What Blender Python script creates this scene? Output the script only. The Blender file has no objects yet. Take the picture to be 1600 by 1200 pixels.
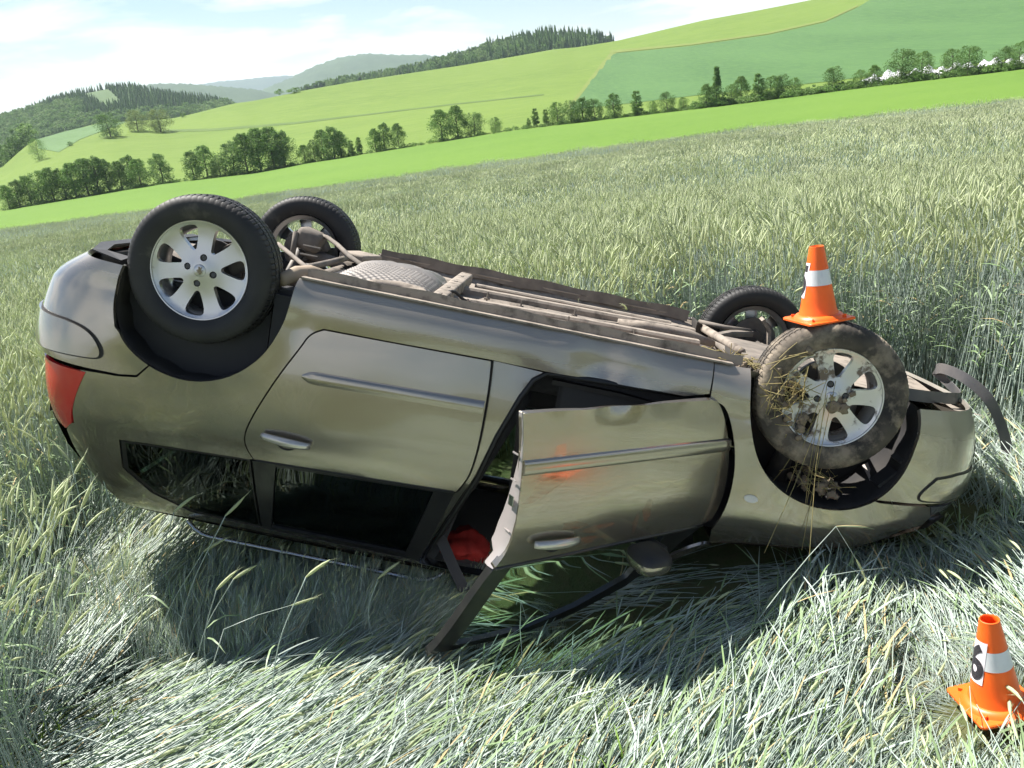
import bpy, bmesh, math, random
import numpy as np
from mathutils import Matrix, Vector
from mathutils.geometry import delaunay_2d_cdt

random.seed(7); rng = np.random.default_rng(7)
scene = bpy.context.scene
COL = scene.collection
PI = math.pi

# ------------------------------------------------------------------ camera
CAM_Z = 1.934
cam_d = bpy.data.cameras.new('camera'); cam = bpy.data.objects.new('camera', cam_d); COL.objects.link(cam)
AX = np.array([[0.993819, -0.111012, 0.0], [-0.036074, -0.322951, 0.945728], [-0.104987, -0.939883, -0.324959]])
m = Matrix.Identity(4)
for i in range(3):
    m[i][0] = AX[i, 0]; m[i][1] = -AX[i, 1]; m[i][2] = -AX[i, 2]
m[2][3] = CAM_Z
cam.matrix_world = m
FPX = 1340.0
cam_d.sensor_width = 36.0; cam_d.lens = 36.0 * FPX / 1600.0
cam_d.clip_start = 0.05; cam_d.clip_end = 60000.0
scene.camera = cam

# ------------------------------------------------------------------ sun, sky, exposure
SUN_AZ, SUN_EL = math.radians(-49.0), math.radians(58.0)      # azimuth from +Y towards +X
sun_dir = Vector((math.sin(SUN_AZ) * math.cos(SUN_EL), math.cos(SUN_AZ) * math.cos(SUN_EL), math.sin(SUN_EL)))
sun_d = bpy.data.lights.new('sun', 'SUN'); sun_d.energy = 5.0; sun_d.angle = math.radians(0.53); sun_d.color = (1.0, 0.955, 0.89)
sun = bpy.data.objects.new('sun', sun_d); COL.objects.link(sun)
sun.rotation_euler = sun_dir.to_track_quat('Z', 'Y').to_euler(); sun.location = (-20, 20, 40)
world = bpy.data.worlds.new('World'); scene.world = world; world.use_nodes = True
wn, wl = world.node_tree.nodes, world.node_tree.links; wn.clear()
w_out = wn.new('ShaderNodeOutputWorld'); w_bg = wn.new('ShaderNodeBackground'); w_bg.inputs['Strength'].default_value = 0.052
sky = wn.new('ShaderNodeTexSky'); sky.sky_type = 'NISHITA'; sky.sun_disc = False
sky.sun_elevation = SUN_EL; sky.sun_rotation = SUN_AZ; sky.altitude = 400; sky.air_density = 1.0; sky.dust_density = 0.3; sky.ozone_density = 1.0
# fair-weather clouds spread over the whole sky: a cloud deck read along the view direction
tc = wn.new('ShaderNodeTexCoord'); sep = wn.new('ShaderNodeSeparateXYZ'); wl.new(tc.outputs['Generated'], sep.inputs[0])
add = wn.new('ShaderNodeMath'); add.operation = 'ADD'; add.inputs[1].default_value = 0.16; wl.new(sep.outputs['Z'], add.inputs[0])
mx = wn.new('ShaderNodeMath'); mx.operation = 'MAXIMUM'; mx.inputs[1].default_value = 0.05; wl.new(add.outputs[0], mx.inputs[0])
dx = wn.new('ShaderNodeMath'); dx.operation = 'DIVIDE'; wl.new(sep.outputs['X'], dx.inputs[0]); wl.new(mx.outputs[0], dx.inputs[1])
dy = wn.new('ShaderNodeMath'); dy.operation = 'DIVIDE'; wl.new(sep.outputs['Y'], dy.inputs[0]); wl.new(mx.outputs[0], dy.inputs[1])
cmb = wn.new('ShaderNodeCombineXYZ'); wl.new(dx.outputs[0], cmb.inputs[0]); wl.new(dy.outputs[0], cmb.inputs[1])
nz = wn.new('ShaderNodeTexNoise'); nz.inputs['Scale'].default_value = 1.1; nz.inputs['Detail'].default_value = 9; nz.inputs['Roughness'].default_value = 0.56; nz.inputs['Distortion'].default_value = 0.25
wmap = wn.new('ShaderNodeMapping'); wmap.inputs['Location'].default_value = (3.7, 1.9, 0.4); wl.new(cmb.outputs[0], wmap.inputs['Vector']); wl.new(wmap.outputs[0], nz.inputs['Vector'])
rmp = wn.new('ShaderNodeValToRGB'); rmp.color_ramp.elements[0].position = 0.48; rmp.color_ramp.elements[1].position = 0.60
rmp.color_ramp.elements[0].color = (0, 0, 0, 1); rmp.color_ramp.elements[1].color = (1, 1, 1, 1)
wl.new(nz.outputs['Fac'], rmp.inputs['Fac'])
cmul = wn.new('ShaderNodeMath'); cmul.operation = 'MULTIPLY'; cmul.inputs[1].default_value = 0.9; wl.new(rmp.outputs['Color'], cmul.inputs[0])
mixw = wn.new('ShaderNodeMix'); mixw.data_type = 'RGBA'; wl.new(cmul.outputs[0], mixw.inputs['Factor'])
wl.new(sky.outputs[0], mixw.inputs['A']); mixw.inputs['B'].default_value = (9.0, 9.3, 9.6, 1)
wl.new(mixw.outputs['Result'], w_bg.inputs['Color']); wl.new(w_bg.outputs[0], w_out.inputs['Surface'])
scene.view_settings.view_transform = 'Standard'; scene.view_settings.look = 'None'
scene.view_settings.exposure = 1.32; scene.view_settings.gamma = 1.0; scene.view_settings.use_curve_mapping = False
scene.cycles.max_bounces = 7; scene.cycles.diffuse_bounces = 3; scene.cycles.use_adaptive_sampling = True; scene.cycles.adaptive_threshold = 0.02; scene.cycles.transparent_max_bounces = 12; scene.cycles.volume_bounces = 0
scene.cycles.use_denoising = True

# ------------------------------------------------------------------ materials
MATS = {}
def mat(name, base, rough=0.6, metal=0.0, spec=0.5, coat=0.0, coat_rough=0.05, var=None, vscale=8.0, var2=None, v2scale=30.0,
        thr=(0.45, 0.62), bump=0.0, bscale=60.0, bdist=0.01, trans=0.0, objrand=0.0, ior=1.45, emit=None, stretch=None, rvar=0.0, lowdust_sunlit=None):
    """Principled material; var = second colour mixed by noise, var2 = stain colour with a harder edge."""
    if name in MATS: return MATS[name]
    M = bpy.data.materials.new(name); M.use_nodes = True; nt = M.node_tree; N, L = nt.nodes, nt.links
    b = N['Principled BSDF']; out = N['Material Output']
    b.inputs['Roughness'].default_value = rough; b.inputs['Metallic'].default_value = metal
    b.inputs['Specular IOR Level'].default_value = spec; b.inputs['IOR'].default_value = ior
    b.inputs['Coat Weight'].default_value = coat; b.inputs['Coat Roughness'].default_value = coat_rough
    b.inputs['Base Color'].default_value = (*base, 1)
    t = N.new('ShaderNodeTexCoord'); vec = t.outputs['Object']
    if stretch:
        mp = N.new('ShaderNodeMapping'); mp.inputs['Scale'].default_value = stretch; L.new(vec, mp.inputs['Vector']); vec = mp.outputs[0]
    cur = None
    if var is not None:
        n1 = N.new('ShaderNodeTexNoise'); n1.inputs['Scale'].default_value = vscale; n1.inputs['Detail'].default_value = 5; L.new(vec, n1.inputs['Vector'])
        r1 = N.new('ShaderNodeValToRGB'); r1.color_ramp.elements[0].position = 0.32; r1.color_ramp.elements[1].position = 0.68; L.new(n1.outputs['Fac'], r1.inputs['Fac'])
        mxn = N.new('ShaderNodeMix'); mxn.data_type = 'RGBA'; L.new(r1.outputs['Color'], mxn.inputs['Factor'])
        mxn.inputs['A'].default_value = (*base, 1); mxn.inputs['B'].default_value = (*var, 1); cur = mxn.outputs['Result']
        if rvar:
            rr = N.new('ShaderNodeMapRange'); L.new(r1.outputs['Color'], rr.inputs['Value']); rr.inputs['To Min'].default_value = rough; rr.inputs['To Max'].default_value = rough + rvar; L.new(rr.outputs[0], b.inputs['Roughness'])
    if var2 is not None:
        n2 = N.new('ShaderNodeTexNoise'); n2.inputs['Scale'].default_value = v2scale; n2.inputs['Detail'].default_value = 6; n2.inputs['Roughness'].default_value = 0.62; L.new(vec, n2.inputs['Vector'])
        r2 = N.new('ShaderNodeValToRGB'); r2.color_ramp.elements[0].position = thr[0]; r2.color_ramp.elements[1].position = thr[1]; L.new(n2.outputs['Fac'], r2.inputs['Fac'])
        m2 = N.new('ShaderNodeMix'); m2.data_type = 'RGBA'; L.new(r2.outputs['Color'], m2.inputs['Factor'])
        if cur: L.new(cur, m2.inputs['A'])
        else: m2.inputs['A'].default_value = (*base, 1)
        m2.inputs['B'].default_value = (*var2, 1); cur = m2.outputs['Result']
        if metal > 0.3 or coat > 0.3:
            for inp, v in (('Metallic', metal), ('Coat Weight', coat)):
                q = N.new('ShaderNodeMapRange'); L.new(r2.outputs['Color'], q.inputs['Value']); q.inputs['To Min'].default_value = v; q.inputs['To Max'].default_value = 0.0; L.new(q.outputs[0], b.inputs[inp])
            q = N.new('ShaderNodeMapRange'); L.new(r2.outputs['Color'], q.inputs['Value']); q.inputs['To Min'].default_value = rough; q.inputs['To Max'].default_value = 0.9; L.new(q.outputs[0], b.inputs['Roughness'])
    if lowdust_sunlit:   # dust film that also paints in the sunlit band of the sill, fading upwards
        c_, z0, z1, amt = lowdust_sunlit; sz = N.new('ShaderNodeSeparateXYZ'); L.new(t.outputs['Object'], sz.inputs[0]); mr_ = N.new('ShaderNodeMapRange'); L.new(sz.outputs['Z'], mr_.inputs['Value'])
        mr_.inputs['From Min'].default_value = z0; mr_.inputs['From Max'].default_value = z1; mr_.inputs['To Min'].default_value = amt; mr_.inputs['To Max'].default_value = 0.02
        nd = N.new('ShaderNodeTexNoise'); nd.inputs['Scale'].default_value = 2.5; nd.inputs['Detail'].default_value = 4; L.new(t.outputs['Object'], nd.inputs['Vector']); rd_ = N.new('ShaderNodeMapRange'); L.new(nd.outputs['Fac'], rd_.inputs['Value']); rd_.inputs['From Min'].default_value = .3; rd_.inputs['From Max'].default_value = .65; rd_.inputs['To Min'].default_value = .55
        fm = N.new('ShaderNodeMath'); fm.operation = 'MULTIPLY'; L.new(mr_.outputs[0], fm.inputs[0]); L.new(rd_.outputs[0], fm.inputs[1])
        md = N.new('ShaderNodeMix'); md.data_type = 'RGBA'; L.new(fm.outputs[0], md.inputs['Factor']); md.inputs['B'].default_value = (*c_, 1)
        if cur: L.new(cur, md.inputs['A'])
        else: md.inputs['A'].default_value = (*base, 1)
        cur = md.outputs['Result']
        for inp, v0, v1 in (('Metallic', metal, 0.0), ('Coat Weight', coat, 0.1), ('Roughness', rough, 0.75)):
            q = N.new('ShaderNodeMapRange'); L.new(fm.outputs[0], q.inputs['Value']); q.inputs['To Min'].default_value = v0; q.inputs['To Max'].default_value = v1; L.new(q.outputs[0], b.inputs[inp])
    if objrand:
        oi = N.new('ShaderNodeObjectInfo'); hs = N.new('ShaderNodeHueSaturation')
        mr = N.new('ShaderNodeMapRange'); L.new(oi.outputs['Random'], mr.inputs['Value']); mr.inputs['To Min'].default_value = 1 - objrand; mr.inputs['To Max'].default_value = 1 + objrand; L.new(mr.outputs[0], hs.inputs['Value'])
        if cur: L.new(cur, hs.inputs['Color'])
        else: hs.inputs['Color'].default_value = (*base, 1)
        cur = hs.outputs[0]
    if cur: L.new(cur, b.inputs['Base Color'])
    if bump:
        nb = N.new('ShaderNodeTexNoise'); nb.inputs['Scale'].default_value = bscale; nb.inputs['Detail'].default_value = 4; L.new(vec, nb.inputs['Vector'])
        bp = N.new('ShaderNodeBump'); bp.inputs['Strength'].default_value = bump; bp.inputs['Distance'].default_value = bdist; L.new(nb.outputs['Fac'], bp.inputs['Height']); L.new(bp.outputs[0], b.inputs['Normal'])
    if trans:   # thin leaf: part of the light passes through
        tr = N.new('ShaderNodeBsdfTranslucent'); ms = N.new('ShaderNodeMixShader'); ms.inputs[0].default_value = trans
        if cur: L.new(cur, tr.inputs['Color'])
        else: tr.inputs['Color'].default_value = (*base, 1)
        L.new(b.outputs[0], ms.inputs[1]); L.new(tr.outputs[0], ms.inputs[2]); L.new(ms.outputs[0], out.inputs['Surface'])
    MATS[name] = M
    return M

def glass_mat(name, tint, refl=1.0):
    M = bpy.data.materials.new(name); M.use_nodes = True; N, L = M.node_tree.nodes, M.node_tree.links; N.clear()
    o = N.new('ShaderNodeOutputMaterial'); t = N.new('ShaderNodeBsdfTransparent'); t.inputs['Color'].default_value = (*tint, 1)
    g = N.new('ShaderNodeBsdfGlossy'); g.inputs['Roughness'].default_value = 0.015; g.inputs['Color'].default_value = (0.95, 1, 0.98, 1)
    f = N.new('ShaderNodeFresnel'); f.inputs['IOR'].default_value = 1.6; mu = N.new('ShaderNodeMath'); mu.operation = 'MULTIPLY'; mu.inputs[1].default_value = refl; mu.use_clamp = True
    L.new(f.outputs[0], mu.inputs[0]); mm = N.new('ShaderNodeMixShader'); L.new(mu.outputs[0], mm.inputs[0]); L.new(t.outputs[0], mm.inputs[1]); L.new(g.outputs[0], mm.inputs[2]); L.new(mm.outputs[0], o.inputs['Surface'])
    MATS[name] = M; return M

# ------------------------------------------------------------------ object helpers
def mesh_obj(name, verts, faces, material=None, parent=None, smooth=False):
    me = bpy.data.meshes.new(name); me.from_pydata([tuple(v) for v in verts], [], [tuple(f) for f in faces]); me.update()
    if material:
        for x in (material if isinstance(material, (list, tuple)) else [material]): me.materials.append(x)
    if smooth:
        me.polygons.foreach_set('use_smooth', [True] * len(me.polygons))
    o = bpy.data.objects.new(name, me); COL.objects.link(o)
    if parent: o.parent = parent
    return o

def tag(o, label=None, cat=None, group=None, kind=None):
    if label: o['label'] = label
    if cat: o['category'] = cat
    if group: o['group'] = group
    if kind: o['kind'] = kind
    return o

def empty(name, loc=(0, 0, 0)):
    o = bpy.data.objects.new(name, None); COL.objects.link(o); o.location = loc; o.empty_display_size = 0.2
    return o

class MB:
    """collects simple solids into one mesh"""
    def __init__(s): s.v = []; s.f = []
    def add(s, v, f):
        k = len(s.v); s.v += [tuple(map(float, x)) for x in v]; s.f += [tuple(i + k for i in q) for q in f]; return s
    def box(s, c, d, M=None, bev=0.0):
        bm = bmesh.new(); bmesh.ops.create_cube(bm, size=1.0)
        for v in bm.verts: v.co = Vector((v.co.x * d[0], v.co.y * d[1], v.co.z * d[2]))
        if bev: bmesh.ops.bevel(bm, geom=list(bm.edges), offset=bev, segments=2, affect='EDGES', profile=0.5)
        bm.verts.index_update()
        V = [(M @ v.co if M else v.co) + Vector(c) for v in bm.verts]; F = [[v.index for v in f.verts] for f in bm.faces]; bm.free()
        return s.add(V, F)
    def tube(s, pts, r, n=8, caps=True, flat=None):
        pts = [Vector(p) for p in pts]; rs = r if isinstance(r, (list, tuple)) else [r] * len(pts)
        V = []; F = []; up = None
        for i, p in enumerate(pts):
            d = (pts[min(i + 1, len(pts) - 1)] - pts[max(i - 1, 0)]).normalized()
            if up is None: up = Vector((0, 0, 1)) if abs(d.z) < 0.9 else Vector((1, 0, 0))
            a = d.cross(up).normalized(); b = a.cross(d).normalized(); up = b
            for k in range(n):
                an = 2 * PI * k / n; fl = flat or 1.0
                V.append(p + a * math.cos(an) * rs[i] + b * math.sin(an) * rs[i] * fl)
        for i in range(len(pts) - 1):
            for k in range(n): F.append((i * n + k, i * n + (k + 1) % n, (i + 1) * n + (k + 1) % n, (i + 1) * n + k))
        if caps: F.append(tuple(range(n - 1, -1, -1))); F.append(tuple((len(pts) - 1) * n + k for k in range(n)))
        return s.add(V, F)
    def ribbon(s, pts, wdir, width, thick):
        """flat strap of real thickness along pts"""
        pts = [Vector(p) for p in pts]; V = []; F = []
        for i, p in enumerate(pts):
            d = (pts[min(i + 1, len(pts) - 1)] - pts[max(i - 1, 0)]).normalized(); wv = Vector(wdir); wv = (wv - d * wv.dot(d)).normalized(); nn = d.cross(wv)
            for a, b in ((-1, -1), (1, -1), (1, 1), (-1, 1)): V.append(p + wv * a * width / 2 + nn * b * thick / 2)
        for i in range(len(pts) - 1):
            for k in range(4): F.append((i * 4 + k, i * 4 + (k + 1) % 4, (i + 1) * 4 + (k + 1) % 4, (i + 1) * 4 + k))
        F.append((3, 2, 1, 0)); j = 4 * (len(pts) - 1); F.append((j, j + 1, j + 2, j + 3))
        return s.add(V, F)
    def lathe(s, prof, n=32, axis='y', c=(0, 0, 0), closed=False):
        V = []; F = []; m_ = len(prof)
        for k in range(n):
            a = 2 * PI * k / n; ca, sa = math.cos(a), math.sin(a)
            for r, h in prof:
                p = (r * ca, h, r * sa) if axis == 'y' else ((r * ca, r * sa, h) if axis == 'z' else (h, r * ca, r * sa))
                V.append((p[0] + c[0], p[1] + c[1], p[2] + c[2]))
        for k in range(n):
            for j in range(m_ if closed else m_ - 1):
                F.append((k * m_ + j, k * m_ + (j + 1) % m_, ((k + 1) % n) * m_ + (j + 1) % m_, ((k + 1) % n) * m_ + j))
        return s.add(V, F)
    def build(s, name, material, parent=None, smooth=False, angle=None):
        o = mesh_obj(name, s.v, s.f, material, parent, smooth)
        bm = bmesh.new(); bm.from_mesh(o.data); bmesh.ops.recalc_face_normals(bm, faces=bm.faces)
        if angle:
            for e in bm.edges:
                if len(e.link_faces) == 2 and e.calc_face_angle(0) > math.radians(angle): e.smooth = False
        bm.to_mesh(o.data); bm.free()
        return o

def interp(pts):
    """monotone cubic through (x, y) pairs"""
    x = np.array([p[0] for p in pts], float); y = np.array([p[1] for p in pts], float)
    h = np.diff(x); d = np.diff(y) / h; mm = np.zeros(len(x)); mm[0], mm[-1] = d[0], d[-1]
    for i in range(1, len(x) - 1):
        if d[i - 1] * d[i] > 0:
            w1, w2 = 2 * h[i] + h[i - 1], h[i] + 2 * h[i - 1]; mm[i] = (w1 + w2) / (w1 / d[i - 1] + w2 / d[i])
    X, Y, Mm, Hh = x.tolist(), y.tolist(), mm.tolist(), h.tolist()
    import bisect
    def f(q):
        if q <= X[0]: return Y[0]
        if q >= X[-1]: return Y[-1]
        i = bisect.bisect_right(X, q) - 1; t = (q - X[i]) / Hh[i]; t2, t3 = t * t, t * t * t
        return (2 * t3 - 3 * t2 + 1) * Y[i] + (t3 - 2 * t2 + t) * Hh[i] * Mm[i] + (3 * t2 - 2 * t3) * Y[i + 1] + (t3 - t2) * Hh[i] * Mm[i + 1]
    return f

def smooth_poly(pts, it=1, closed=False):
    """Chaikin-like corner softening of an open polyline (end points kept)"""
    for _ in range(it):
        q = [pts[0]]
        for a, b in zip(pts[:-1], pts[1:]):
            q += [tuple(0.75 * x + 0.25 * y for x, y in zip(a, b)), tuple(0.25 * x + 0.75 * y for x, y in zip(a, b))]
        pts = q + [pts[-1]]
    return pts

def densify(poly, step):
    out = []
    for a, b in zip(poly, poly[1:] + poly[:1]):
        n = max(1, int(math.ceil(math.hypot(b[0] - a[0], b[1] - a[1]) / step)))
        out += [(a[0] + (b[0] - a[0]) * k / n, a[1] + (b[1] - a[1]) * k / n) for k in range(n)]
    return out

def inset_poly(poly, d):
    P = np.array(poly); A = 0.5 * np.sum(P[:, 0] * np.roll(P[:, 1], -1) - np.roll(P[:, 0], -1) * P[:, 1])
    if A < 0: P = P[::-1]
    e1 = P - np.roll(P, 1, 0); e2 = np.roll(P, -1, 0) - P
    e1 /= np.linalg.norm(e1, axis=1)[:, None] + 1e-12; e2 /= np.linalg.norm(e2, axis=1)[:, None] + 1e-12
    n1 = np.stack([-e1[:, 1], e1[:, 0]], 1); n2 = np.stack([-e2[:, 1], e2[:, 0]], 1); nn = n1 + n2
    nn /= np.maximum(np.sum(nn * n1, 1), 0.35)[:, None]
    return [tuple(q) for q in (P + nn * d)]

def in_poly(P, poly):
    x, y = P[:, 0], P[:, 1]; c = np.zeros(len(P), bool)
    for (x1, y1), (x2, y2) in zip(poly, poly[1:] + poly[:1]):
        k = ((y1 > y) != (y2 > y)); 
        with np.errstate(divide='ignore', invalid='ignore'): xi = (x2 - x1) * (y - y1) / (y2 - y1) + x1
        c ^= k & (x < xi)
    return c

def dist_poly(P, poly):
    d = np.full(len(P), 1e9)
    for a, b in zip(poly, poly[1:] + poly[:1]):
        a = np.array(a); b = np.array(b); ab = b - a; t = np.clip(((P - a) @ ab) / (ab @ ab + 1e-12), 0, 1); d = np.minimum(d, np.linalg.norm(P - a - t[:, None] * ab, axis=1))
    return d

def fill2d(poly, grid, step=None, holes=()):
    """constrained triangulation of a polygon (with holes) with an interior grid; returns points, triangles, boundary loops"""
    poly = densify(poly, step or grid); loops = [poly] + [densify(h, step or grid) for h in holes]
    P = np.array(poly); x0, y0 = P.min(0); x1, y1 = P.max(0)
    gx = np.arange(x0 + grid * 0.37, x1, grid); gy = np.arange(y0 + grid * 0.41, y1, grid * 0.866)
    G = np.array([(a + (grid / 2 if j % 2 else 0), b) for j, b in enumerate(gy) for a in gx]) if len(gx) and len(gy) else np.zeros((0, 2))
    if len(G):
        k = in_poly(G, poly) & (dist_poly(G, poly) > grid * 0.45)
        for h in loops[1:]: k &= ~in_poly(G, h) & (dist_poly(G, h) > grid * 0.45)
        G = G[k]
    V = []; E = []; idx = []
    for lp in loops:
        k = len(V); n = len(lp); V += [Vector(p) for p in lp]; E += [(k + i, k + (i + 1) % n) for i in range(n)]; idx.append([k + i for i in range(n)])
    V += [Vector(p) for p in G]
    r = delaunay_2d_cdt(V, E, [], 1, 1e-6)
    pts = [(v.x, v.y) for v in r[0]]; tris = [tuple(f) for f in r[2]]
    if holes:
        cen = np.array([np.mean([pts[i] for i in f], 0) for f in tris]); keep = np.ones(len(tris), bool)
        for h in loops[1:]: keep &= ~in_poly(cen, h)
        tris = [f for f, q in zip(tris, keep) if q]
    # oriented boundary edges
    cnt = {}
    for f in tris:
        for a, b in zip(f, f[1:] + f[:1]): cnt[(a, b)] = 1
    bnd = [(a, b) for (a, b) in cnt if (b, a) not in cnt]
    return pts, tris, bnd
# ================================================================== the overturned car
# car frame: x forward from the rear axle, y to the car's left, z up from the wheels' lowest point
CAR_R = np.array([[0.952057, -0.075874, -0.296364], [-0.109907, -0.988909, -0.099895], [-0.285497, 0.127678, -0.949837]])
CAR_T = np.array([-1.19034, 4.436477, -0.692647 + CAM_Z])
AXLE = 0.316; WB = 2.708
def car_to_world(p): return CAR_R @ (np.asarray(p, float) - np.array([0, 0, AXLE])) + CAR_T
car = empty('overturned_car')
mc = Matrix.Identity(4); o0 = car_to_world((0, 0, 0))
for i in range(3):
    for j in range(3): mc[i][j] = CAR_R[i, j]
    mc[i][3] = o0[i]
car.matrix_world = mc
tag(car, 'taupe metallic estate car lying overturned on its roof, driver door hanging open', 'car')

PAINT = mat('taupe_metallic_paint', (0.325, 0.290, 0.244), rough=0.20, metal=0.85, coat=1.0, coat_rough=0.02, var=(0.365, 0.325, 0.272), vscale=2.0, lowdust_sunlit=((.34, .31, .28), .26, .46, .45))
PAINT2 = mat('taupe_metallic_paint_worn', (0.335, 0.293, 0.238), rough=0.20, metal=0.82, coat=1.0, coat_rough=0.03, var=(0.38, 0.33, 0.265), vscale=3.0, rvar=.07)
DUST = mat('dusty_underbody', (0.30, 0.258, 0.215), rough=0.9, spec=0.2, var=(0.26, 0.225, 0.19), vscale=7.0, var2=(0.11, 0.095, 0.08), v2scale=14.0, thr=(0.50, 0.70), bump=0.3, bscale=90.0, bdist=0.003)
DUSTD = mat('dark_dusty_metal', (0.13, 0.115, 0.10), rough=0.85, spec=0.3, var=(0.22, 0.19, 0.16), vscale=12.0, bump=0.2, bscale=70.0, bdist=0.003)
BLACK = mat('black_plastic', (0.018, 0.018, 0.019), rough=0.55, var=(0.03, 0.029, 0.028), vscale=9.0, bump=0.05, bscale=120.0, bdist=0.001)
LINER = mat('wheel_liner_plastic', (0.014, 0.014, 0.016), rough=0.8, var=(0.035, 0.031, 0.027), vscale=5.0, bump=0.2, bscale=60.0, bdist=0.003)
SEAL = mat('rubber_seal', (0.012, 0.012, 0.012), rough=0.45)
FRAMEB = mat('gloss_black_frame', (0.016, 0.016, 0.017), rough=0.28, coat=0.3, var=(0.026, 0.025, 0.024), vscale=12)
TYRE = mat('tyre_rubber', (0.013, 0.013, 0.014), rough=0.62, var=(0.028, 0.027, 0.025), vscale=6.0, var2=(0.15, 0.135, 0.11), v2scale=5.5, thr=(0.62, 0.86), bump=0.15, bscale=150.0, bdist=0.001)
MTYRE = mat('muddy_tyre_rubber', (0.028, 0.026, 0.024), rough=0.9, var=(0.11, 0.092, 0.072), vscale=7.0, var2=(0.235, 0.195, 0.145), v2scale=9.0, thr=(0.47, 0.62), bump=0.5, bscale=45.0, bdist=0.006)
ALLOY = mat('silver_alloy', (0.50, 0.50, 0.505), rough=0.34, metal=0.9, coat=0.5, var=(0.52, 0.52, 0.52), vscale=20, var2=(0.30, 0.26, 0.21), v2scale=24, thr=(0.66, 0.85))
MALLOY = mat('muddy_silver_alloy', (0.58, 0.57, 0.56), rough=0.36, metal=0.8, coat=0.4, var2=(0.17, 0.135, 0.10), v2scale=13, thr=(0.53, 0.60), bump=0.3, bscale=60, bdist=0.003)
STEEL = mat('dark_steel', (0.10, 0.095, 0.09), rough=0.6, metal=0.5, var=(0.16, 0.14, 0.12), vscale=25)
BOLT = mat('bolt_cap_grey', (0.055, 0.055, 0.06), rough=0.5)
SHIELD = mat('heat_shield_metal', (0.24, 0.22, 0.20), rough=0.55, metal=0.4, var=(0.18, 0.165, 0.15), vscale=14, var2=(0.26, 0.225, 0.19), v2scale=9, thr=(0.58, 0.78))
CHROME = mat('bright_trim', (0.66, 0.68, 0.71), rough=0.16, metal=1.0)
CLOTHI = mat('interior_cloth', (0.035, 0.035, 0.038), rough=0.95, var=(0.05, 0.05, 0.052), vscale=40)
TRIM = mat('interior_trim', (0.03, 0.03, 0.032), rough=0.7)
HEAD = mat('headliner_grey', (0.10, 0.10, 0.098), rough=0.95)
REDL = mat('red_lamp_lens', (0.55, 0.018, 0.022), rough=0.12, coat=0.6, spec=0.6)
CLEARL = mat('clear_lamp_lens', (0.62, 0.62, 0.60), rough=0.15, coat=0.5)
INNERM = mat('inner_door_metal', (0.44, 0.40, 0.385), rough=0.35, metal=0.4, coat=0.4)
MUD = mat('dry_mud', (0.17, 0.135, 0.095), rough=0.95, var=(0.25, 0.20, 0.14), vscale=30, bump=0.6, bscale=60, bdist=0.008)
STRAWM = mat('straw', (0.45, 0.36, 0.16), rough=0.7, var=(0.30, 0.27, 0.12), vscale=12, trans=0.3)
GLASS_D = glass_mat('tinted_glass', (0.07, 0.12, 0.10), 1.0)
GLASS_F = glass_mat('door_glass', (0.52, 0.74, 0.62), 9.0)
GLASS_C = glass_mat('clear_glass', (0.62, 0.74, 0.68), 1.0)

def smear_mat():
    if 'orange_smear' in MATS: return MATS['orange_smear']
    M = mat('orange_smear', (0.62, 0.15, 0.04), rough=0.5, metal=0.1); N, L = M.node_tree.nodes, M.node_tree.links; t = N.new('ShaderNodeTexCoord'); mp = N.new('ShaderNodeMapping'); mp.inputs['Scale'].default_value = (10, 10, 70); L.new(t.outputs['Object'], mp.inputs[0])
    n = N.new('ShaderNodeTexNoise'); n.inputs['Scale'].default_value = 1.6; n.inputs['Detail'].default_value = 6; L.new(mp.outputs[0], n.inputs['Vector']); r = N.new('ShaderNodeValToRGB'); r.color_ramp.elements[0].position = .45; r.color_ramp.elements[1].position = .75; r.color_ramp.elements[1].color = (.28, .28, .28, 1); r.color_ramp.elements[0].color = (0, 0, 0, 1); L.new(n.outputs['Fac'], r.inputs['Fac']); L.new(r.outputs['Color'], N['Principled BSDF'].inputs['Alpha'])
    return M
wz = interp([(.18, .70), (.25, .790), (.285, .822), (.33, .844), (.40, .852), (.45, .848), (.50, .853), (.60, .862), (.72, .868), (.84, .868), (.93, .862), (1.0, .851), (1.05, .837), (1.09, .818), (1.14, .797), (1.25, .755), (1.35, .715), (1.45, .668), (1.50, .635), (1.55, .575)])
xrz = interp([(.28, -.54), (.35, -.62), (.41, -.72), (.48, -.80), (.55, -.825), (.65, -.845), (.76, -.85), (.81, -.835), (.85, -.80), (.92, -.795), (1.0, -.785), (1.1, -.765), (1.2, -.72), (1.3, -.655), (1.4, -.57), (1.5, -.44), (1.55, -.36)])
xfz = interp([(.22, 3.42), (.28, 3.49), (.40, 3.545), (.5, 3.57), (.6, 3.575), (.68, 3.56), (.75, 3.52), (.83, 3.43), (.9, 3.30), (1.0, 3.15)])
hoodz = interp([(2.30, 1.075), (2.45, 1.06), (2.7, 1.025), (3.0, .955), (3.2, .86), (3.4, .74), (3.55, .66)])
XR0, XF0, NR, NF, LR, LF = -.30, 2.95, 3.2, 2.7, 1.25, 1.30
ARCH_R = [(-.305, .34), (-.328, .43), (-.33, .52), (-.315, .59), (-.28, .66), (-.22, .715), (-.14, .757), (-.05, .780), (.03, .783), (.11, .767), (.19, .733), (.26, .682), (.32, .615), (.36, .54), (.39, .45), (.403, .38), (.41, .29)]
ARCH_F = [(2.35, .255), (2.368, .38), (2.405, .51), (2.455, .62), (2.52, .695), (2.61, .752), (2.72, .780), (2.82, .778), (2.90, .755), (2.97, .710), (3.03, .64), (3.07, .55), (3.088, .44), (3.08, .35), (3.065, .285)]
ARCS = [smooth_poly(ARCH_R, 2), smooth_poly(ARCH_F, 2)]
ARC_NP = [np.array(a) for a in ARCS]

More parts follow.
